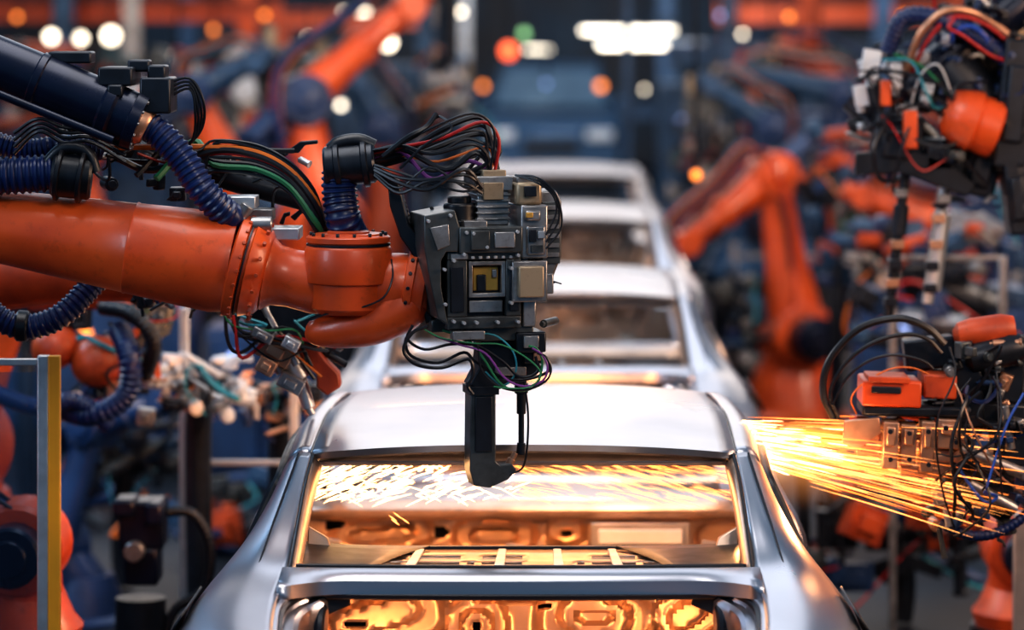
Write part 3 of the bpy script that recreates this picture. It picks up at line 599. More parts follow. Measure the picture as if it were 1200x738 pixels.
m2('gun_body',G().box(q2(350,370,.02),(70*k2,.18,50*k2),rotm(0,20,0)).box(q2(300,340,.02),(60*k2,.16,60*k2),rotm(0,20,0)),DARK,.008)
for i in range(8):
    rd=random.Random(i+5)
    m2('cable',G().tube([q2(250+i*6,345,-.1),q2(262+rd.uniform(0,40),380+rd.uniform(-8,14),-.12),q2(300+rd.uniform(-20,40),400+rd.uniform(-20,20),-.12),q2(340+rd.uniform(-10,30),380+rd.uniform(-10,30),-.1),q2(370+rd.uniform(-10,30),400+rd.uniform(0,50),-.08)],rd.choice([1.2,1.6,2.2])*k2,7,5),[BLACK,ORC,GRN,BLACK,RED,BLACK,BLACK,BLACK][i%8])
m2('mount_beam',G().tube([q2(300,345,.05),q2(180,330,.15),q2(40,330,.2),q2(-250,360,.3)],[26*k2,30*k2,34*k2,50*k2],18,5),ORANGED)
m2('stand_column',G().rev((q2(-250,0).x,10.5,0),q2(-250,360,.3),[(0,.3),(.1,.2),(.9,.16),(1,.16)],20),DARK)
toolhead('x','',330,340,400,430,10.25,9,nb=12,nc=5,pal=[DARK,COPPER,ORANGED,STEEL],sz=(6,18),dep=.06,root=r2)
toolhead('x','',160,335,300,372,10.2,10,nb=16,nc=6,pal=[DARK,DARK,STEEL,ORANGED],sz=(6,20),dep=.06,root=r2)
m2('corrugated_hose',G().tube([q2(-30,300,-.25),q2(5,350,-.3),q2(45,372,-.3),q2(90,358,-.3),q2(128,318,-.25)],14*k2,18,6,corr=7*k2),NAVY)
m2('hose_clamp',G().cyl(q2(38,370,-.3),q2(52,371,-.3),18*k2,n=24),BLACK)

# ------------------------------------------------------------------ other robots
def rb(label,bd,S_,E_,W_,T_,D,k,seed,**kw):
    def pt(a):
        return site(a[0],a[1],D+(a[2] if len(a)>2 else 0))
    s=pt(S_); bxy=site(bd,0,D); return robot(label,(bxy.x,D+.05),s,pt(E_),pt(W_),pt(T_),k,seed=seed,**kw)
rA=rb('orange welding robot with thick navy hoses behind the safety fence',-60,(-60,520),(20,330),(150,345,-.2),(180,380,-.3),12.4,.95,2,gR=rotm(0,20,30),blue=True,gk=.4)
kA=12.0/F
for (u,v,r) in((62,408,26),(112,425,30)):
    p=site(u,v,12.0); mk('round_cover',G().rev(p+Vector((0,.12,0)),p+Vector((0,-.06,0)),[(0,r*kA),(.6,r*kA),(.85,r*.8*kA),(1,r*.35*kA)],28),ORANGED,rA)
mk('corrugated_hose',G().tube([site(70,478,11.9),site(110,486,11.8),site(148,462,11.8),site(152,420,11.8),site(140,385,11.9)],13*kA,16,6,corr=7*kA),NAVY,rA)
mk('corrugated_hose',G().tube([site(-20,455,11.9),site(40,476,11.8),site(90,470,11.8),site(130,500,11.8)],10*kA,16,6,corr=6*kA),NAVY,rA)
mk('corrugated_hose',G().tube([site(120,360,11.9),site(155,368,11.8),site(180,400,11.8),site(170,440,11.9)],9*kA,16,6,corr=6*kA),BLACK,rA)
toolhead('x','',70,375,180,470,12.1,64,nb=20,nc=5,pal=[NAVYP,DARK,ORANGED,COPPER,DARK],sz=(8,24),dep=.06,root=rA)
rb('navy welding robot low beside the safety fence',90,(60,640),(110,500),(190,472,-.2),(235,480,-.3),14.8,.7,5,gR=rotm(0,70,10),gk=.4,blue=True,paint=NAVYP,paint2=NAVYP)
rb('orange robot with rounded shoulder standing behind the clear panel',10,(25,640),(-70,600),(-110,560),(-120,560),10.9,.75,4)
rb('large orange robot with raised forearm between steel columns',385,(376,262),(352,118),(478,8,.3),(520,-30,.5),21,1.2,6,blue=True)
rb('navy and orange robot with white hoses beside the line',290,(300,260),(225,110),(300,70),(330,100),23,1.05,7,paint=BGB,paint2=ORANGE,blue=True)
rb('slim orange robot with dark round joints reaching to the line',930,(935,395),(905,205),(803,285,-.2),(795,290,-.2),22,1.1,8,gk=.12)
rb('navy robot with bundled cables beside the line',870,(890,260),(905,150),(835,100),(820,130),25,1.0,9,paint=BGB,blue=True,gk=.7)
rb('dark navy robot arm near hanging lamps',960,(970,250),(990,110),(880,85),(850,120),27,1.1,10,paint=BGB,paint2=NAVYP,blue=True,gk=.7)
rb('orange robot low beside the steel posts',1210,(1196,640),(1250,560),(1300,560),(1330,560),12.5,.7,12,paint=ORANGED)
rb('navy robot with round black joints near bright lamps',445,(450,330),(450,150),(400,70),(380,100),28,1.2,13,paint=BGB,paint2=ORANGED,blue=True)
rb('orange robot with bent arm between blue fixtures',120,(125,330),(90,190),(180,110),(210,130),25,1.1,14,gk=.6)
rb('orange robot with bent arm between blue fixtures',1130,(1130,330),(1090,190),(1010,130),(990,160),28.3,1.2,15,gk=.6,blue=True)
rb('orange robot with navy joints behind the welding tools',1160,(1150,430),(1120,270),(1010,230),(990,260),20,.95,19,gk=.4,blue=True,paint=ORANGED)
rb('slate blue robot with orange column beside the line',530,(430,230),(470,120),(530,80),(540,110),33,1.3,16,gk=.6,paint=BGB,paint2=ORANGE)
rb('slate blue robot with orange column beside the line',930,(960,200),(1000,110),(930,60),(900,80),34,1.3,17,gk=.6,paint=ORANGED,paint2=BGB)

# ---- right upper hanging tool cluster
D3=12.0; k3=D3/F
def q3(u,v,dd=0):
    p=site(u,v,D3); return Vector((p.x,D3+dd,p.z))
t3=thing('hanging_welding_tool',tuple(q3(1100,0)),'hanging welding tool with pale connectors, orange cup and cable bundles','welding gun')
def m3(n,g,m,bev=0): return mk(n,g,m,t3,bevel=bev)
m3('support_arm',G().tube([q3(1260,-60,.1),q3(1190,10,.05),q3(1120,60,.05),q3(1060,110)],[30*k3,26*k3,22*k3,18*k3],16,5),NAVYD)
m3('corrugated_hose',G().tube([q3(1040,60),q3(1060,20,-.05),q3(1105,25,-.1),q3(1165,60,-.1),q3(1210,110,-.1)],10*k3,14,6,corr=7*k3),NAVY)
m3('cable',G().tube([q3(1060,90),q3(1075,40,-.1),q3(1105,12,-.12),q3(1145,18,-.1),q3(1190,50,-.1)],4.5*k3,10,6),COPPER)
m3('cable',G().tube([q3(1066,90),q3(1084,46,-.1),q3(1112,20,-.12),q3(1150,28,-.1),q3(1190,60,-.1)],2.4*k3,10,6),RED)
m3('orange_cup',G().rev(q3(1102,128,-.12),q3(1165,152,-.12),[(0,18*k3),(.1,28*k3),(.3,33*k3),(.55,37*k3),(.6,33*k3),(.95,34*k3),(1,28*k3)],28),ORANGE)
for (u,v,w,h,dd,r) in((1020,75,20,34,0,10),(1008,112,15,24,-.02,-10),(1062,132,22,18,-.02,0),(1048,88,12,30,-.05,0),(1084,108,12,22,-.06,12)):
    m3('connector_block',G().box(q3(u,v,dd),(w*k3,.07,h*k3),rotm(0,r,0)).cyl(q3(u,v+h*.5,dd),q3(u,v+h*.8,dd),w*.3*k3,n=10),WHT,.006)
for (u,v,w,h,dd,r) in((1050,165,56,64,0,8),(1100,185,56,46,.02,0),(1185,120,40,150,-.06,6),(1188,230,28,84,-.06,-6),(1150,200,40,60,.05,14)):
    m3('tool_body',G().box(q3(u,v,dd),(w*k3,.18,h*k3),rotm(0,r,0)).box(q3(u-2,v,dd-.1),(w*.6*k3,.04,h*.6*k3),rotm(0,r,0)),DARK,.01)
m3('orange_valve',G().box(q3(1062,150,-.13),(16*k3,.06,44*k3)),ORANGE,.006)
m3('orange_valve',G().box(q3(1034,108,-.12),(12*k3,.06,30*k3)),ORANGE,.006)
m3('hanging_rod',G().cyl(q3(1062,190,-.02),q3(1040,372,-.02),6*k3).cyl(q3(1056,240,-.02),q3(1052,275,-.02),9*k3),DARK)
m3('hanging_rod',G().cyl(q3(1108,200,-.02),q3(1086,355,-.02),7*k3).cyl(q3(1104,250,-.02),q3(1092,340,-.02),10*k3),ALU)
for (u,v) in((1050,285),(1098,255),(1044,330),(1090,310),(1054,225),(1047,308),(1104,232),(1095,285),(1088,336),(1042,352)): m3('rod_clip',G().box(q3(u,v,-.05),(15*k3,.05,10*k3)),[COPPER,STEEL,DARK][(u+v)%3],.003)
m3('bracket',G().plate([q3(u,v,-.1) for u,v in((1000,178),(1060,172),(1110,190),(1140,215),(1130,228),(1090,214),(1050,200),(1000,204))],(0,.05,0)),DARK,.004)
for i in range(14):
    rd=random.Random(i+200)
    a=q3(rd.uniform(1000,1080),rd.uniform(60,170),-.1); c=q3(rd.uniform(1040,1195),rd.uniform(90,240),-.12)
    m_=(a+c)/2+Vector((rd.uniform(-.1,.1),-.06,rd.uniform(-.16,.16)))
    m3('cable',G().tube([a,a.lerp(m_,.5)+Vector((rd.uniform(-.06,.06),0,.05)),m_,m_.lerp(c,.5)+Vector((rd.uniform(-.05,.05),0,-.05)),c],rd.choice([1.2,1.6,2.2])*k3,6,5),[BLACK,BLACK,WHT,BLACK,CYA,BLACK,BLACK,BLACK,BLACK,GRN,RED,BLACK][i%12])
gun(t3,q3(1165,60,.1),rotm(0,10,10),.8,seed=21,ncab=3)
m3('ceiling_hanger',G().cyl(q3(1260,-60,.1),Vector((q3(1260,0).x,D3+.1,4.4)),.05),DARK)
toolhead('x','',1000,50,1095,235,12.1,31,nb=28,nc=5,pal=[DARK,NAVYP,STEEL,BLACK,ORANGED,ALU,COPPER],sz=(7,20),dep=.08,root=t3)
toolhead('x','',1100,0,1200,260,11.95,32,nb=44,nc=6,pal=[DARK,NAVYP,DARK,STEEL,NAVYP,TEAL,ALU],sz=(7,22),dep=.08,root=t3,cabs=[BLACK,BLACK,NAVY,BLACK,BLUE,RED,WHT])

# ---- right lower welding tool (near sparks)
D4=10.25; k4=D4/F
def q4(u,v,dd=0):
    p=site(u,v,D4); return Vector((p.x,D4+dd,p.z))
bs=q4(1300,0)
t4=thing('welding_robot',(bs.x,D4+.2,0),'orange robot head with copper-tinted clamp blocks and black cables beside sparks','robot','welding robots along the line')
def m4(n,g,m,bev=0): return mk(n,g,m,t4,bevel=bev)
def b4(g,u0,v0,u1,v1,y0,y1,ry=0):
    p=q4(u0,v0); r=q4(u1,v1); return g.box(((p.x+r.x)/2,D4+(y0+y1)/2,(p.z+r.z)/2),(abs(r.x-p.x),abs(y1-y0),abs(r.z-p.z)),rotm(0,ry,0))
m4('pedestal',G().rev((bs.x,D4+.2,0),(bs.x,D4+.2,.9),[(0,.32),(.06,.32),(.1,.22),(1,.2)],24),DARK)
m4('rotating_column',G().rev((bs.x,D4+.2,.9),q4(1300,470,.2),[(0,.2),(.4,.2),(1,.18)],24),ORANGE)
m4('forearm',G().rev(q4(1310,450,.2),q4(1150,470,.06),[(0,52*k4),(.5,46*k4),(.9,36*k4),(1,30*k4)],28),DARK)
m4('wrist',G().rev(q4(1116,392,-.02),q4(1188,384,-.02),[(0,6*k4),(.08,14*k4),(.3,18*k4),(.8,19*k4),(1,15*k4)],26),ORANGED)
m4('wrist',G().rev(q4(1128,420,-.04),q4(1196,404,-.04),[(0,10*k4),(.1,18*k4),(.8,20*k4),(1,15*k4)],26),DARK)
g=G(); b4(g,1006,440,1074,470,-.15,.05,2); m4('orange_housing',g,ORANGE,.006)
g=G(); b4(g,1012,435,1060,442,-.16,.0,2); m4('housing_panel',g,ORANGED,.003)
g=G(); b4(g,1016,446,1050,454,-.16,-.14,2); m4('housing_panel',g,DARK,.003)
g=G(); b4(g,1078,434,1116,462,-.12,.08,2); m4('orange_housing',g,ORANGED,.006)
for a in((1006,470,1130,482,-.14,.06,1),(1110,418,1150,500,-.06,.08,-4),(1130,470,1200,505,-.05,.1,4),(1150,410,1200,470,-.02,.14,8),(1060,396,1120,432,-.02,.08,-6)):
    g=G(); b4(g,*a); m4('wrist_block',g,DARK,.008)
for (u0,v0,u1,v1,y) in((1028,486,1046,540,-.18),(1049,490,1068,536,-.16),(1072,486,1088,545,-.17),(1092,484,1118,518,-.16),(1022,500,1128,512,-.12),(1050,540,1100,552,-.14),(988,498,1026,512,-.13),(1000,516,1026,528,-.12),(1076,520,1112,548,-.13)):
    g=G(); b4(g,u0,v0,u1,v1,y,y+.1,3); b4(g,u0+4,v0+5,u1-4,v0+(v1-v0)*.5,y-.015,y,3); m4('clamp_block',g,COPPER,.004)  # silver blocks coloured copper for the spark light on them
for (u,v) in((1036,496),(1036,528),(1058,498),(1058,528),(1080,496),(1080,534),(1100,492),(1112,508)):
    c=q4(u,v,-.19); m4('clamp_bolt',G().cyl(c,c+Vector((0,-.012,0)),3*k4,n=8),DARK)
for a in((1105,505,1135,560,-.06,.06,0),(1135,530,1185,600,-.04,.08,-8),(1160,500,1200,540,-.1,.06,5),(1085,552,1130,575,-.02,.1,0)):
    g=G(); b4(g,*a); m4('tool_body',g,DARK,.006)
for a,c,r in(((1120,520),(1192,548),7),((1130,560),(1185,590),7),((1170,470),(1178,520),6)):
    m4('pneumatic_cylinder',G().cyl(q4(*a,-.12),q4(*c,-.12),r*k4),STEEL)
m4('copper_plate',G().plate([q4(u,v,-.15) for u,v in((985,486),(1025,482),(1028,500),(1000,520),(982,512))],(0,.02,0)),COPPER,.003)
hl=[((975,488),(962,456),(970,418),(1004,382),(1048,370),(1082,380),(1104,400),BLACK,4.2),((980,486),(970,456),(988,422),(1020,398),(1058,388),(1084,394),(1100,410),BLACK,2.4),
 ((972,470),(988,440),(1012,420),(1038,412),(1062,414),(1080,420),(1090,428),BLACK,1.6),((1000,480),(994,462),(1008,444),(1038,428),(1062,426),(1080,432),(1096,442),ORC,1.0)]
for i,l in enumerate(hl):
    m4('cable',G().tube([q4(u,v,-.08-.01*i) for u,v in l[:-2]],l[-1]*k4,8,6),l[-2])
for i in range(10):
    rd=random.Random(i+300)
    a=q4(rd.uniform(1100,1195),rd.uniform(400,500),-.15); c=q4(rd.uniform(1090,1200),rd.uniform(520,620),-.15)
    m_=(a+c)/2+Vector((rd.uniform(-.10,.12),-.08,rd.uniform(-.10,.10)))
    m4('cable',G().tube([a,a.lerp(m_,.5)+Vector((rd.uniform(-.04,.06),0,.03)),m_,m_.lerp(c,.5)+Vector((rd.uniform(-.06,.04),0,-.03)),c],rd.choice([1.2,1.6,2.2])*k4,6,5),[BLACK,BLACK,BLUE,BLACK,COPPER,BLACK,BLACK,BLACK][i%8])
m4('corrugated_hose',G().tube([q4(1100,610,-.05),q4(1140,622,-.1),q4(1180,610,-.1),q4(1215,580,-.1)],6*k4,12,5,corr=6*k4),NAVY)
m4('electrode_arm',G().tube([q4(905,500,-.1),q4(930,498,-.1),q4(985,506,-.08)],4*k4,8,4),BRASS)
m4('electrode_arm',G().tube([q4(960,512,-.05),q4(1010,508,-.05)],6*k4,8,2),BRASS)
toolhead('x','',1000,472,1110,500,10.3,43,nb=14,nc=2,pal=[DARK,STEEL,ORANGED,COPPER,DARK],sz=(7,18),dep=.05,root=t4,cabs=[BLACK,BLACK,NAVY,ORC])
toolhead('x','',1100,400,1200,500,10.22,41,nb=36,nc=4,pal=[DARK,NAVYP,STEEL,TEAL,COPPER,DARK],sz=(6,20),dep=.08,root=t4,cabs=[BLACK,BLACK,NAVY,BLACK,BLUE])
toolhead('x','',1090,500,1200,640,10.22,42,nb=46,nc=5,pal=[DARK,NAVYP,STEEL,TEAL,NAVYP,COPPER],sz=(6,22),dep=.08,root=t4,cabs=[BLACK,BLACK,NAVY,BLACK,BLUE])

# free-standing clutter tool heads
flo=lambda u,D: (site(u,0,D).x,D+.15,0.02)
N1=[NAVYP,DARK,BGB,TEAL]
PAL0=[ALU,WHT,STEEL,WHT,DARK,ALU]
for (lab,r,D,sd,nb,nc,pal,sz,dep,cabs) in (
 ('silver and white clamping tool with a few cables on a stand',(172,418,292,488),12.6,51,34,5,PAL0,(8,24),.12,[CYA,BLACK,BLACK,ORC]),
 ('dark clamping tool with hoses on a stand',(285,440,372,500),13.2,52,22,5,[DARK,STEEL,NAVYP,COPPER],(8,24),.12,None),
 ('dark navy fixture with hoses on a stand',(70,480,215,580),15.5,53,30,8,N1,(14,44),.2,None),
 ('slate blue fixture with pipes standing low by the fence',(70,580,230,740),17.5,62,30,8,N1+[BGB],(20,60),.3,None),
 ('slate blue fixture with pipes standing low beside the line',(235,560,330,700),16.5,63,24,6,N1+[ORANGED],(16,46),.2,None),
 ('navy and steel fixture between robots',(790,130,900,250),29.5,54,30,10,N1+[STEEL],(10,34),.25,None),
 ('navy and steel fixture between robots',(950,150,1010,330),20.8,55,28,8,[NAVYP,BGB,STEEL,ORANGED],(10,30),.25,None),
 ('navy, orange and steel fixture between robots',(1000,260,1200,420),16.5,56,44,10,[NAVYP,BGB,ORANGED,DARK,STEEL],(14,40),.25,None),
 ('navy fixture with hoses near the bright lamps',(440,90,560,200),29.6,57,32,10,N1+[STEEL],(12,36),.3,None),
 ('navy fixture with pale hoses near steel columns',(150,60,300,140),26.6,58,32,12,N1+[STEEL,WHT],(12,36),.3,None),
 ('orange and navy fixture with hoses on a stand',(0,250,60,420),17,59,22,6,[NAVYP,ORANGED,DARK],(14,40),.3,None),
 ('slate blue fixture with orange clamps behind guard rails',(850,60,1000,160),36,65,34,12,N1+[ORANGED,STEEL,ORANGE],(14,40),.4,None),
 ('slate blue fixture with orange clamps near steel columns',(0,60,150,160),28.6,66,34,12,N1+[ORANGED,STEEL,ORANGE],(14,40),.4,None),
 ('dark fixture with brown clamps low behind the sparks',(940,560,1180,680),14.6,69,40,8,[NAVYP,DARK,TEAL,ORANGED,STEELIN],(16,50),.25,None),
 ('navy fixture with cables beside the car bodies',(848,300,890,420),20,68,16,5,N1+[STEEL],(8,24),.15,None)):
    u=(r[0]+r[2])/2
    toolhead('welding_tool_stand',lab,*r,D,sd,nb=nb,nc=nc,pal=pal,sz=sz,mount=[site(u,min(r[3]+60,4000*2.5/D),D+.15),flo(u,D)],dep=dep,cabs=cabs)

t5b=site(165,0,12.2)
t5=thing('floor_mounted_welder',(t5b.x,12.2,0),'black floor mounted welding unit with drooping cable','welding unit')
def q5(u,v,dd=0):
    p=site(u,v,12.2); return Vector((p.x,12.2+dd,p.z))
mk('stand',G().rev((t5b.x,12.2,0),q5(165,700),[(0,.2),(.04,.2),(.06,.1),(1,.09)],18),DARK,t5)
for (u,v,w,h,dd) in((168,612,52,56,0),(168,660,40,44,0),(150,590,26,20,-.04),(186,596,20,26,-.06)):
    mk('housing',G().box(q5(u,v,dd),(w*.00305,.17,h*.00305)),NAVYD,t5,bevel=.012)
mk('lens_cover',G().cyl(q5(162,640,-.14),q5(162,640,-.07),.035),STEEL,t5)
mk('hose',G().tube([q5(190,600),q5(225,602),q5(246,640),q5(240,690),q5(205,715),q5(190,760)],6*12.2/F,12,6,corr=.02),BLACK,t5)

# ------------------------------------------------------------------ fences, posts, rails
def fence(u0,u1,vtop,D,label,rails,m=ALU,w=.05,panel=True,yel=False):
    a=site(u0,vtop,D); b_=site(u1,vtop,D)
    t=thing('safety_fence',((a.x+b_.x)/2,D,0),label,'fence','machine safety fences')
    for p in(a,b_):
        mk('post',G().box((p.x,D,p.z/2),(w,w,p.z)),m,t,bevel=.004)
        mk('foot_plate',G().box((p.x,D,.008),(w*2.6,w*2.6,.016)),DARK,t)
        if yel: mk('yellow_edge',G().box((p.x+w/2+.017,D-.01,p.z/2),(.035,w*.8,p.z)),YEL,t,bevel=.003)
    for v in rails:
        z=site(0,v,D).z
        mk('rail',G().box(((a.x+b_.x)/2,D,z),(abs(b_.x-a.x)-w,w*.6,w*.6)),m,t,bevel=.003)
    if panel:
        mk('clear_panel',G().box(((a.x+b_.x)/2,D,a.z/2+.05),(abs(b_.x-a.x)-w,.006,a.z-.2)),GLASS,t)
    return t
fence(-150,51,416,10.0,'aluminium framed safety fence with yellow edge and clear panel',[424],w=.034,yel=True)
fence(216,345,360,12.9,'slim aluminium guard frame with cross rails',[542],w=.035,panel=False)
fence(822,885,325,26.5,'slim steel guard frame beside the car line',[405,330],w=.07,panel=False)
fence(1046,1175,300,14,'steel guard frame behind the welding tools',[302],w=.03,m=STEEL,panel=False)
fence(860,1190,285,23.4,'tall steel guard frame with long rails',[300,420],w=.045,m=STEEL,panel=False)
fence(60,230,250,24,'tall steel guard frame with long rails',[300,400],w=.06,m=STEEL,panel=False)
fence(1196,1500,600,11.6,'brown steel safety fence post and panel',[620],m=STEELIN,w=.05,panel=False,yel=True)

def column(u,D,w,m,label):
    x=site(u,0,D).x; t=thing('steel_column',(x,D,0),label,'column','steel columns of the hall')
    mk('flange',G().box((x,D-w*.5,2.2),(w,w*.1,4.4)),m,t); mk('flange',G().box((x,D+w*.5,2.2),(w,w*.1,4.4)),m,t); mk('web',G().box((x,D,2.2),(w*.12,w,4.4)),m,t); mk('base_plate',G().box((x,D,.02),(w*1.6,w*1.6,.04)),DARK,t)
for u,D,w,m,l in((155,33,.16,STEEL,'grey steel column'),(75,36,.2,BGB,'blue steel column'),(498,36,.16,BGB,'blue steel column'),(735,30,.07,BGB,'blue steel column'),(950,34.6,.22,ORANGED,'orange painted steel column'),(1035,38,.2,BGB,'blue steel column'),(855,31,.13,BGB,'blue steel column'),(545,40,.12,STEEL,'grey steel column'),(290,38,.2,ORANGED,'orange painted steel column'),(1120,41,.2,ORANGED,'orange painted steel column'),(220,44,.2,BGB,'blue steel column'),(780,45,.2,BGB,'blue steel column')):
    column(u,D,w,m,l+' carrying the crane beams')
def beam(u0,u1,v,D,h,m,label):
    a=site(u0,v,D);b_=site(u1,v,D); L=b_.x-a.x; cx=(a.x+b_.x)/2
    t=thing('crane_beam',(cx,D,a.z-h/2),label,'beam','horizontal beams of the hall')
    mk('flange',G().box((cx,D,a.z+h/2),(L,.2,.03)),m,t); mk('flange',G().box((cx,D,a.z-h/2),(L,.2,.03)),m,t); mk('web',G().box((cx,D,a.z),(L,.04,h)),m,t)
    for s in(0.02,.98):
        x=a.x+L*s; mk('beam_leg',G().box((x,D,(a.z-h/2)/2),(.1,.1,a.z-h/2)),m,t)
for r in((-100,330,12,37,.2,ORANGED,'orange painted crane beam on legs'),(330,500,22,41,.18,ORANGED,'orange painted crane beam on legs'),(840,1400,14,39.5,.22,ORANGED,'orange painted crane beam on legs'),(-100,480,95,34.6,.14,BGB,'blue painted beam on legs'),(780,1300,60,36.6,.16,BGB,'blue painted beam on legs'),(-100,1300,130,50,.2,BGB,'blue painted beam on legs')):
    beam(*r)
for i,(u,D,w,h,m) in enumerate(((120,30.5,1.2,2.0,BGB),(430,32,.9,2.1,BGB),(820,33,.8,1.9,BGB),(1100,31,1.4,1.9,ORANGED),(1000,31.8,1.0,1.9,BGB),(270,29,.9,1.6,NAVYP),(1180,25.5,1.0,1.3,NAVYP),(40,21,1.2,1.2,NAVYP),(930,30.6,.8,1.7,NAVYP),(1100,18.5,.9,1.15,NAVYP),(310,19,.6,.9,NAVYP),(150,19.5,.8,1.0,NAVYP))):
    x=site(u,0,D).x; t=thing('control_cabinet',(x,D,0),'%s control cabinet with double doors and pale handles'%('orange' if m is ORANGED else 'navy' if m is NAVYP else 'slate blue'),'cabinet','control cabinets along the hall')
    mk('body',G().box((x,D,h/2+.05),(w,.5,h-.1)),m,t,bevel=.01)
    for s in(-1,1):
        mk('door',G().box((x+s*w/4,D-.26,h/2+.05),(w/2-.03,.03,h-.2)),m,t,bevel=.006)
        mk('handle',G().box((x+s*.06,D-.29,h*.55),(.02,.03,.14)),ALU,t,bevel=.004)
    mk('plinth',G().box((x,D,.05),(w*.96,.46,.1)),DARK,t)
    mk('indicator',G().cyl((x-w*.25,D-.275,h*.82),(x-w*.25,D-.3,h*.82),.03),[E_O,E_W,E_B,E_O,E_W,E_O,E_R,E_B,E_O,E_B,E_B,E_O][i],t)
def strip(u0,u1,v,D,h):
    a=site(u0,v,D);b_=site(u1,v,D); cx=(a.x+b_.x)/2; L=b_.x-a.x
    t=thing('strip_light',(cx,D,a.z-h/2),'bright white strip light hanging on thin rods','light','bright strip lights over the line')
    mk('housing',G().box((cx,D+.06,a.z+.01),(L,.1,h)),ALU,t,bevel=.01)
    mk('diffuser',G().box((cx,D-.0,a.z),(L*.97,.04,h*.85)),E_W,t,bevel=.008)
    for s in(.15,.85): mk('hanger_rod',G().cyl((a.x+L*s,D+.06,a.z+h/2),(a.x+L*s,D+.06,4.4),.012,n=8),DARK,t)
for r in((680,792,36,40,.05),(700,828,53,37,.06),(358,382,46,30,.08),(400,432,14,32.6,.04),(615,645,58,44,.03)):
    strip(*r)
def lamp(u,v,D,r,e,lab,nm='work_lamp'):
    p=site(u,v,D); t=thing(nm,(p.x,D,p.z),lab,'light','small round lamps in the hall')
    mk('housing',G().rev(p+Vector((0,.0,0)),p+Vector((0,.14,0)),[(0,r*1.15),(.5,r),(1,r*.4)],18),DARK,t)
    mk('lens',G().rev(p+Vector((0,-.02,0)),p+Vector((0,.005,0)),[(0,r*.7),(.5,r),(1,r)],18),e,t)
    mk('hanger_rod',G().cyl(p+Vector((0,.07,r*.8)),Vector((p.x,D+.07,4.4)),.012,n=8),DARK,t)
W_='round white work lamp on a thin rod'; A_='round amber lamp on a thin rod'; B_='round bluish lamp on a thin rod'; R_='round red lamp on a thin rod'; G_='round dim green lamp on a thin rod'
for u,v,D,r,e,l in((60,43,32,.05,E_W,W_),(95,45,34,.045,E_W,W_),(130,42,33.6,.07,E_W,W_),(207,66,28.5,.04,E_W,W_),(455,50,31,.06,E_W,W_),(432,75,33.5,.03,E_W,W_),(540,14,34,.03,E_W,W_),(845,18,33.7,.03,E_B,B_),(870,40,35,.025,E_W,W_),(566,101,41.5,.04,E_O,A_),(704,101,41.5,.05,E_O,A_),
  (596,60,36,.08,E_R,R_),(614,40,38,.05,E_G,G_),(816,205,19,.025,E_O,A_),(905,60,27.9,.025,E_O,A_),(960,92,30.2,.03,E_O,A_),(1060,20,32,.04,E_O,A_),(250,35,33,.03,E_O,A_),(310,18,33,.03,E_O,A_),(20,20,33,.03,E_O,A_),(640,98,40.5,.02,E_B,B_),(755,105,36,.02,E_W,W_),(925,20,31.2,.03,E_O,A_)):
    lamp(u,v,D,r,e,l)

# dark vehicle at end of line
VEH=mat('dark_blue_car_paint',(.030,.075,.145),.3,.35,var=.2,scale=3,coat=.3)
VGL=mat('dark_windscreen',(.14,.21,.28),.3,.3,var=.2,scale=3)
D6=43
vx=site(645,0,D6).x
v6=thing('car',(vx,D6,.0),'dark navy car with windscreen and headlamps facing along the line','car')
def b6(n,g,m,bv=.03): return mk(n,g,m,v6,bevel=bv)
def yz(pts,w): return G().plate([Vector((vx-w,D6+y,z)) for y,z in pts],(2*w,0,0))
b6('body',yz([(0,.5),(0,1.05),(.15,1.2),(1.0,1.30),(4.2,1.3),(4.3,.5)],.86),VEH)
def prism(x0,x1,y0,y1,z0,z1,z2y):
    return [(vx-x0,D6+y0,z0),(vx+x0,D6+y0,z0),(vx+x1,D6+z2y,z1),(vx-x1,D6+z2y,z1),(vx-x0,D6+y1,z0),(vx+x0,D6+y1,z0),(vx+x1,D6+y1-.5,z1),(vx-x1,D6+y1-.5,z1)]
FS=[(0,1,2,3),(4,7,6,5),(1,5,6,2),(0,3,7,4),(3,2,6,7),(0,4,5,1)]
b6('cabin',G().add(prism(.8,.64,.95,3.9,1.28,1.86,1.6),FS),VEH)
b6('windscreen',G().add([(vx-.72,D6+.92,1.34),(vx+.72,D6+.92,1.34),(vx+.58,D6+1.48,1.80),(vx-.58,D6+1.48,1.80),(vx-.72,D6+1.0,1.34),(vx+.72,D6+1.0,1.34),(vx+.58,D6+1.56,1.80),(vx-.58,D6+1.56,1.80)],FS),VGL,0)
for s in(-1,1):
    b6('headlamp',G().box((vx+s*.62,D6-.02,1.0),(.34,.06,.14)),ALU,.02)
    b6('mirror',G().box((vx+s*.93,D6+1.1,1.4),(.18,.1,.12)),VEH,.02)
    for yy in(.8,3.4): b6('wheel',G().cyl((vx+s*.86,D6+yy,.62),(vx+s*.66,D6+yy,.62),.32,n=24),BLACK,0)
b6('grille',G().box((vx,D6-.02,.85),(.7,.04,.2)),DARK,.01)
mk('vehicle_platform',G().box((vx,D6+2.1,.15),(2.0,4.6,.3)),DARK,bevel=.02,label='dark raised platform under the navy car',cat='platform')

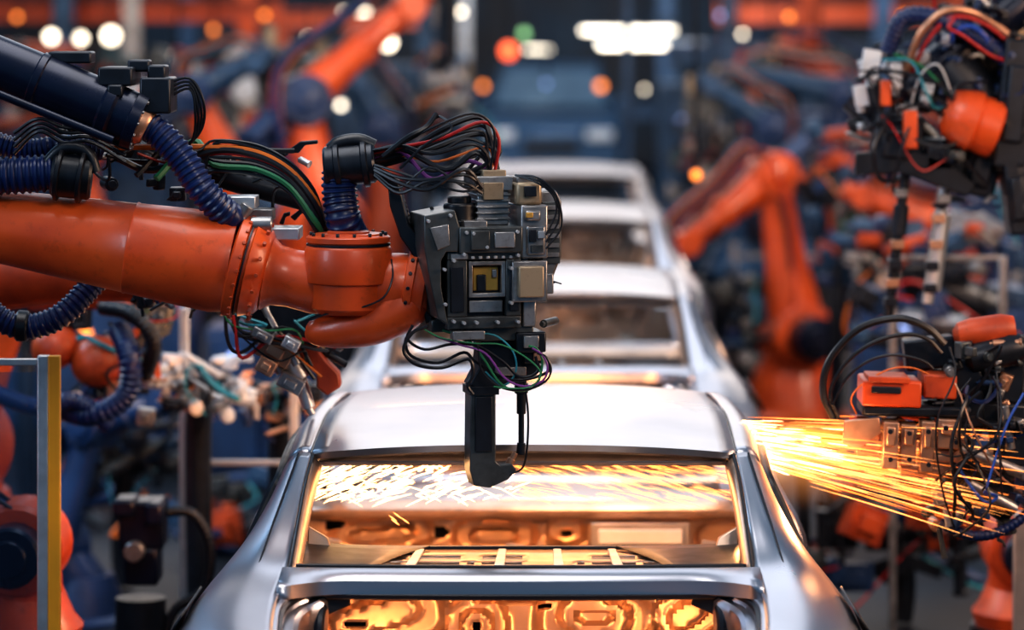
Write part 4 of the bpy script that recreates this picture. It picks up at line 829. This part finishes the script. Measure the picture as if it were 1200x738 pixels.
# ------------------------------------------------------------------ sparks
def streak(g,p,d,L,r,sag=.0):
    d=d.normalized(); e1=d.cross(Vector((0,0,1))).normalized(); e2=d.cross(e1); n=5; vs=[];fs=[]
    rs=[.15,.8,1,.8,.1]
    for j in range(n):
        t=j/(n-1); c=p+d*L*t+Vector((0,0,-sag*t*t*L))
        for i in range(3):
            a=2.094*i; vs.append(c+(e1*math.cos(a)+e2*math.sin(a))*r*rs[j])
    for j in range(n-1):
        for i in range(3):
            k_=(i+1)%3; fs.append((j*3+i,j*3+k_,(j+1)*3+k_,(j+1)*3+i))
    g.add(vs,fs)
rd=random.Random(11)
def shower(m,N,rr,lab,x0f,Lf,sl=(.03,.34,.17),xmax=1.28):
    g=G(); O=site(690,490,10.1)
    for i in range(N):
        s_=rd.triangular(*sl) if rd.random()<.5 else rd.uniform(sl[0],sl[1]-.02); dy=rd.uniform(-.04,.24)
        d=Vector((1,dy,-s_*.92)).normalized(); x0=x0f()
        L=Lf()
        if x0+L>xmax: L=max(.03,xmax-x0)
        streak(g,O+d*x0+Vector((0,0,rd.uniform(-.012,.016))),d+Vector((0,0,rd.uniform(-.01,.01))),L,rd.uniform(*rr),rd.uniform(0,.04))
    o=mk('welding_sparks',g,m,label=lab,cat='sparks',kind='stuff'); o['group']='welding sparks'
shower(E_S,120,(.0006,.0015),'shower of bright yellow sparks flying from the car side',lambda:.44+rd.random()**1.3*.55,lambda:rd.uniform(.2,.6) if rd.random()<.65 else rd.uniform(.02,.1))
shower(E_S2,130,(.0006,.0013),'shower of deep orange sparks flying from the car side',lambda:.44+rd.random()**1.1*.75,lambda:rd.uniform(.15,.55) if rd.random()<.6 else rd.uniform(.02,.1),xmax=1.40)
shower(E_S3,110,(.0007,.0017),'white hot core of sparks beside the car',lambda:.42+rd.random()**2.0*.28,lambda:rd.uniform(.03,.16))
g=G()
for i in range(250):
    u=rd.triangular(362,640,400); v=rd.uniform(536,582); D=rd.uniform(9.95,10.4); p=site(u,v,D)
    d=Vector((-1 if rd.random()<.85 else 1,rd.uniform(-.3,.1),rd.uniform(-.45,-.05)))
    streak(g,p,d,rd.uniform(.015,.09),rd.uniform(.0007,.0019),.1)
mk('welding_sparks',g,E_S3,label='short bright sparks scattered inside the car cabin',cat='sparks',kind='stuff',group='welding sparks')
g=G()
for i in range(200):
    u=rd.uniform(590,850); v=rd.uniform(532,583); D=rd.uniform(10.0,10.6); p=site(u,v,D)
    d=Vector((1,rd.uniform(-.3,.1),rd.uniform(-.30,.0)))
    streak(g,p,d,rd.uniform(.03,.14),rd.uniform(.0005,.0010),.1)
for i in range(5):
    p=site(rd.uniform(455,472),rd.uniform(600,608),9.9); streak(g,p,Vector((.8,0,-.6)),.03,.002)
mk('welding_sparks',g,E_S,label='fine golden sparks inside the car cabin',cat='sparks',kind='stuff',group='welding sparks')
# emissive volumes added to spread a glow round the sparks
def glow_volume(c,rx,ry,rz,col,s,lab):
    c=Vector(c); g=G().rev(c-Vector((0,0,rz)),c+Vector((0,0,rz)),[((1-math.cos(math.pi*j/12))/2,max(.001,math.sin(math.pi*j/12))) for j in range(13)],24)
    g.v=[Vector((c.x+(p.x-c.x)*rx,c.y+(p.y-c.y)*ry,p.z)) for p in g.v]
    return mk('added_glow',g,glowmat('added_glow_volume',col,s),label=lab,cat='glow',kind='stuff',group='added spark glow')
glow_volume(site(935,538,10.25),.34,.16,.17,(1,.36,.10),16,'orange spark glow added beside the car body')
glow_volume(site(900,530,10.2),.14,.10,.11,(1,.62,.32),40,'pale spark glow added close to the car pillar')

# ------------------------------------------------------------------ lights
def area(loc,tgt,sx,sy,W,col):
    l=bpy.data.lights.new('area_light','AREA'); l.shape='RECTANGLE'; l.size=sx; l.size_y=sy; l.energy=W; l.color=col
    o=bpy.data.objects.new('area_light',l); C.objects.link(o); o.location=loc
    o.rotation_euler=(Vector(tgt)-Vector(loc)).to_track_quat('-Z','Y').to_euler(); return o
def point(loc,W,col,r=.05):
    l=bpy.data.lights.new('point_light','POINT'); l.energy=W; l.color=col; l.shadow_soft_size=r
    o=bpy.data.objects.new('point_light',l); C.objects.link(o); o.location=loc
area((0,47,6.8),(0,12,1.4),13,4,150,(1,.93,.90))
area((-1.0,9.4,5.2),(-.4,10,1.4),2,3,92,(1,.96,.94))
area((1.2,5.5,4.6),(0,10,1.3),1.2,1.0,50,(1,.90,.82))
area((-4.5,7,3.6),(-.6,9.6,1.9),1.0,1.8,60,(.65,.8,1))
area((4.2,8.5,3.6),(.9,11,1.6),1.2,1.6,95,(1,.70,.48))
area((3.0,8.4,2.6),(1.4,10.4,1.4),.8,.8,34,(1,.60,.38))
area((0,20,6.5),(0,20,0),5,12,270,(.92,.94,1))
area((0,33,6.5),(0,33,0),14,8,950,(1,.82,.66))
area((-6,15,5),(-2.5,20,1.4),2,2,460,(1,.74,.54))
area((6,15,5),(1.8,21,1.4),2,2,460,(1,.76,.58))
area((-4,13,4),(-2.5,15.5,.4),2,2,120,(.4,.68,1))
area((4,12,3.6),(1.8,14.6,.4),1.5,1.5,70,(1,.55,.3))
area((0,36,4.5),(0,43,1.2),3,1,480,(.7,.85,1))
# welding glow
area((CARX,10.3,1.385),(CARX,11.45,.85),.9,.25,26,(1,.36,.10))
area((CARX+.3,11.9,1.9),(CARX,12.1,1.0),.8,.5,17,(1,.52,.26))
area((CARX+.45,8.85,.80),(CARX-.1,9.5,1.0),.12,.2,3.4,(1,.36,.11))
area((CARX-.45,8.9,.75),(CARX+.1,9.5,1.0),.10,.15,3.2,(1,.36,.11))
area((CARX,9.2,1.115),(CARX,9.5,.95),.8,.06,3.8,(1,.40,.14))
area((CARX,9.9,1.38),(CARX,9.35,1.17),.8,.1,2.4,(1,.46,.18))
point(site(892,540,10.1),8,(1,.45,.15),.03)
point(site(985,565,9.9),3.5,(1,.48,.2),.03)
point(site(300,560,11.0),4,(1,.42,.15),.1)
w=bpy.data.worlds.new('hall_ambient'); bpy.context.scene.world=w; w.use_nodes=True
w.node_tree.nodes['Background'].inputs[0].default_value=(.105,.27,.46,1); w.node_tree.nodes['Background'].inputs[1].default_value=.54
# ------------------------------------------------------------------ camera
cam=bpy.data.cameras.new('camera'); co=bpy.data.objects.new('camera',cam); C.objects.link(co)
co.location=(0,0,ZC); co.rotation_euler=(math.radians(90),0,0)
cam.sensor_width=36; cam.lens=F/1200*36; cam.shift_x=-(CX-600)/1200; cam.shift_y=-369/1200
cam.dof.use_dof=True; cam.dof.focus_distance=9.45; cam.dof.aperture_fstop=1.7
cam.clip_end=200
bpy.context.scene.camera=co
for o in C.objects:
    if '_b' in o.keys(): del o['_b']
bpy.context.scene.view_settings.view_transform='Standard'
try: bpy.context.scene.view_settings.look='Medium High Contrast'
except Exception: pass
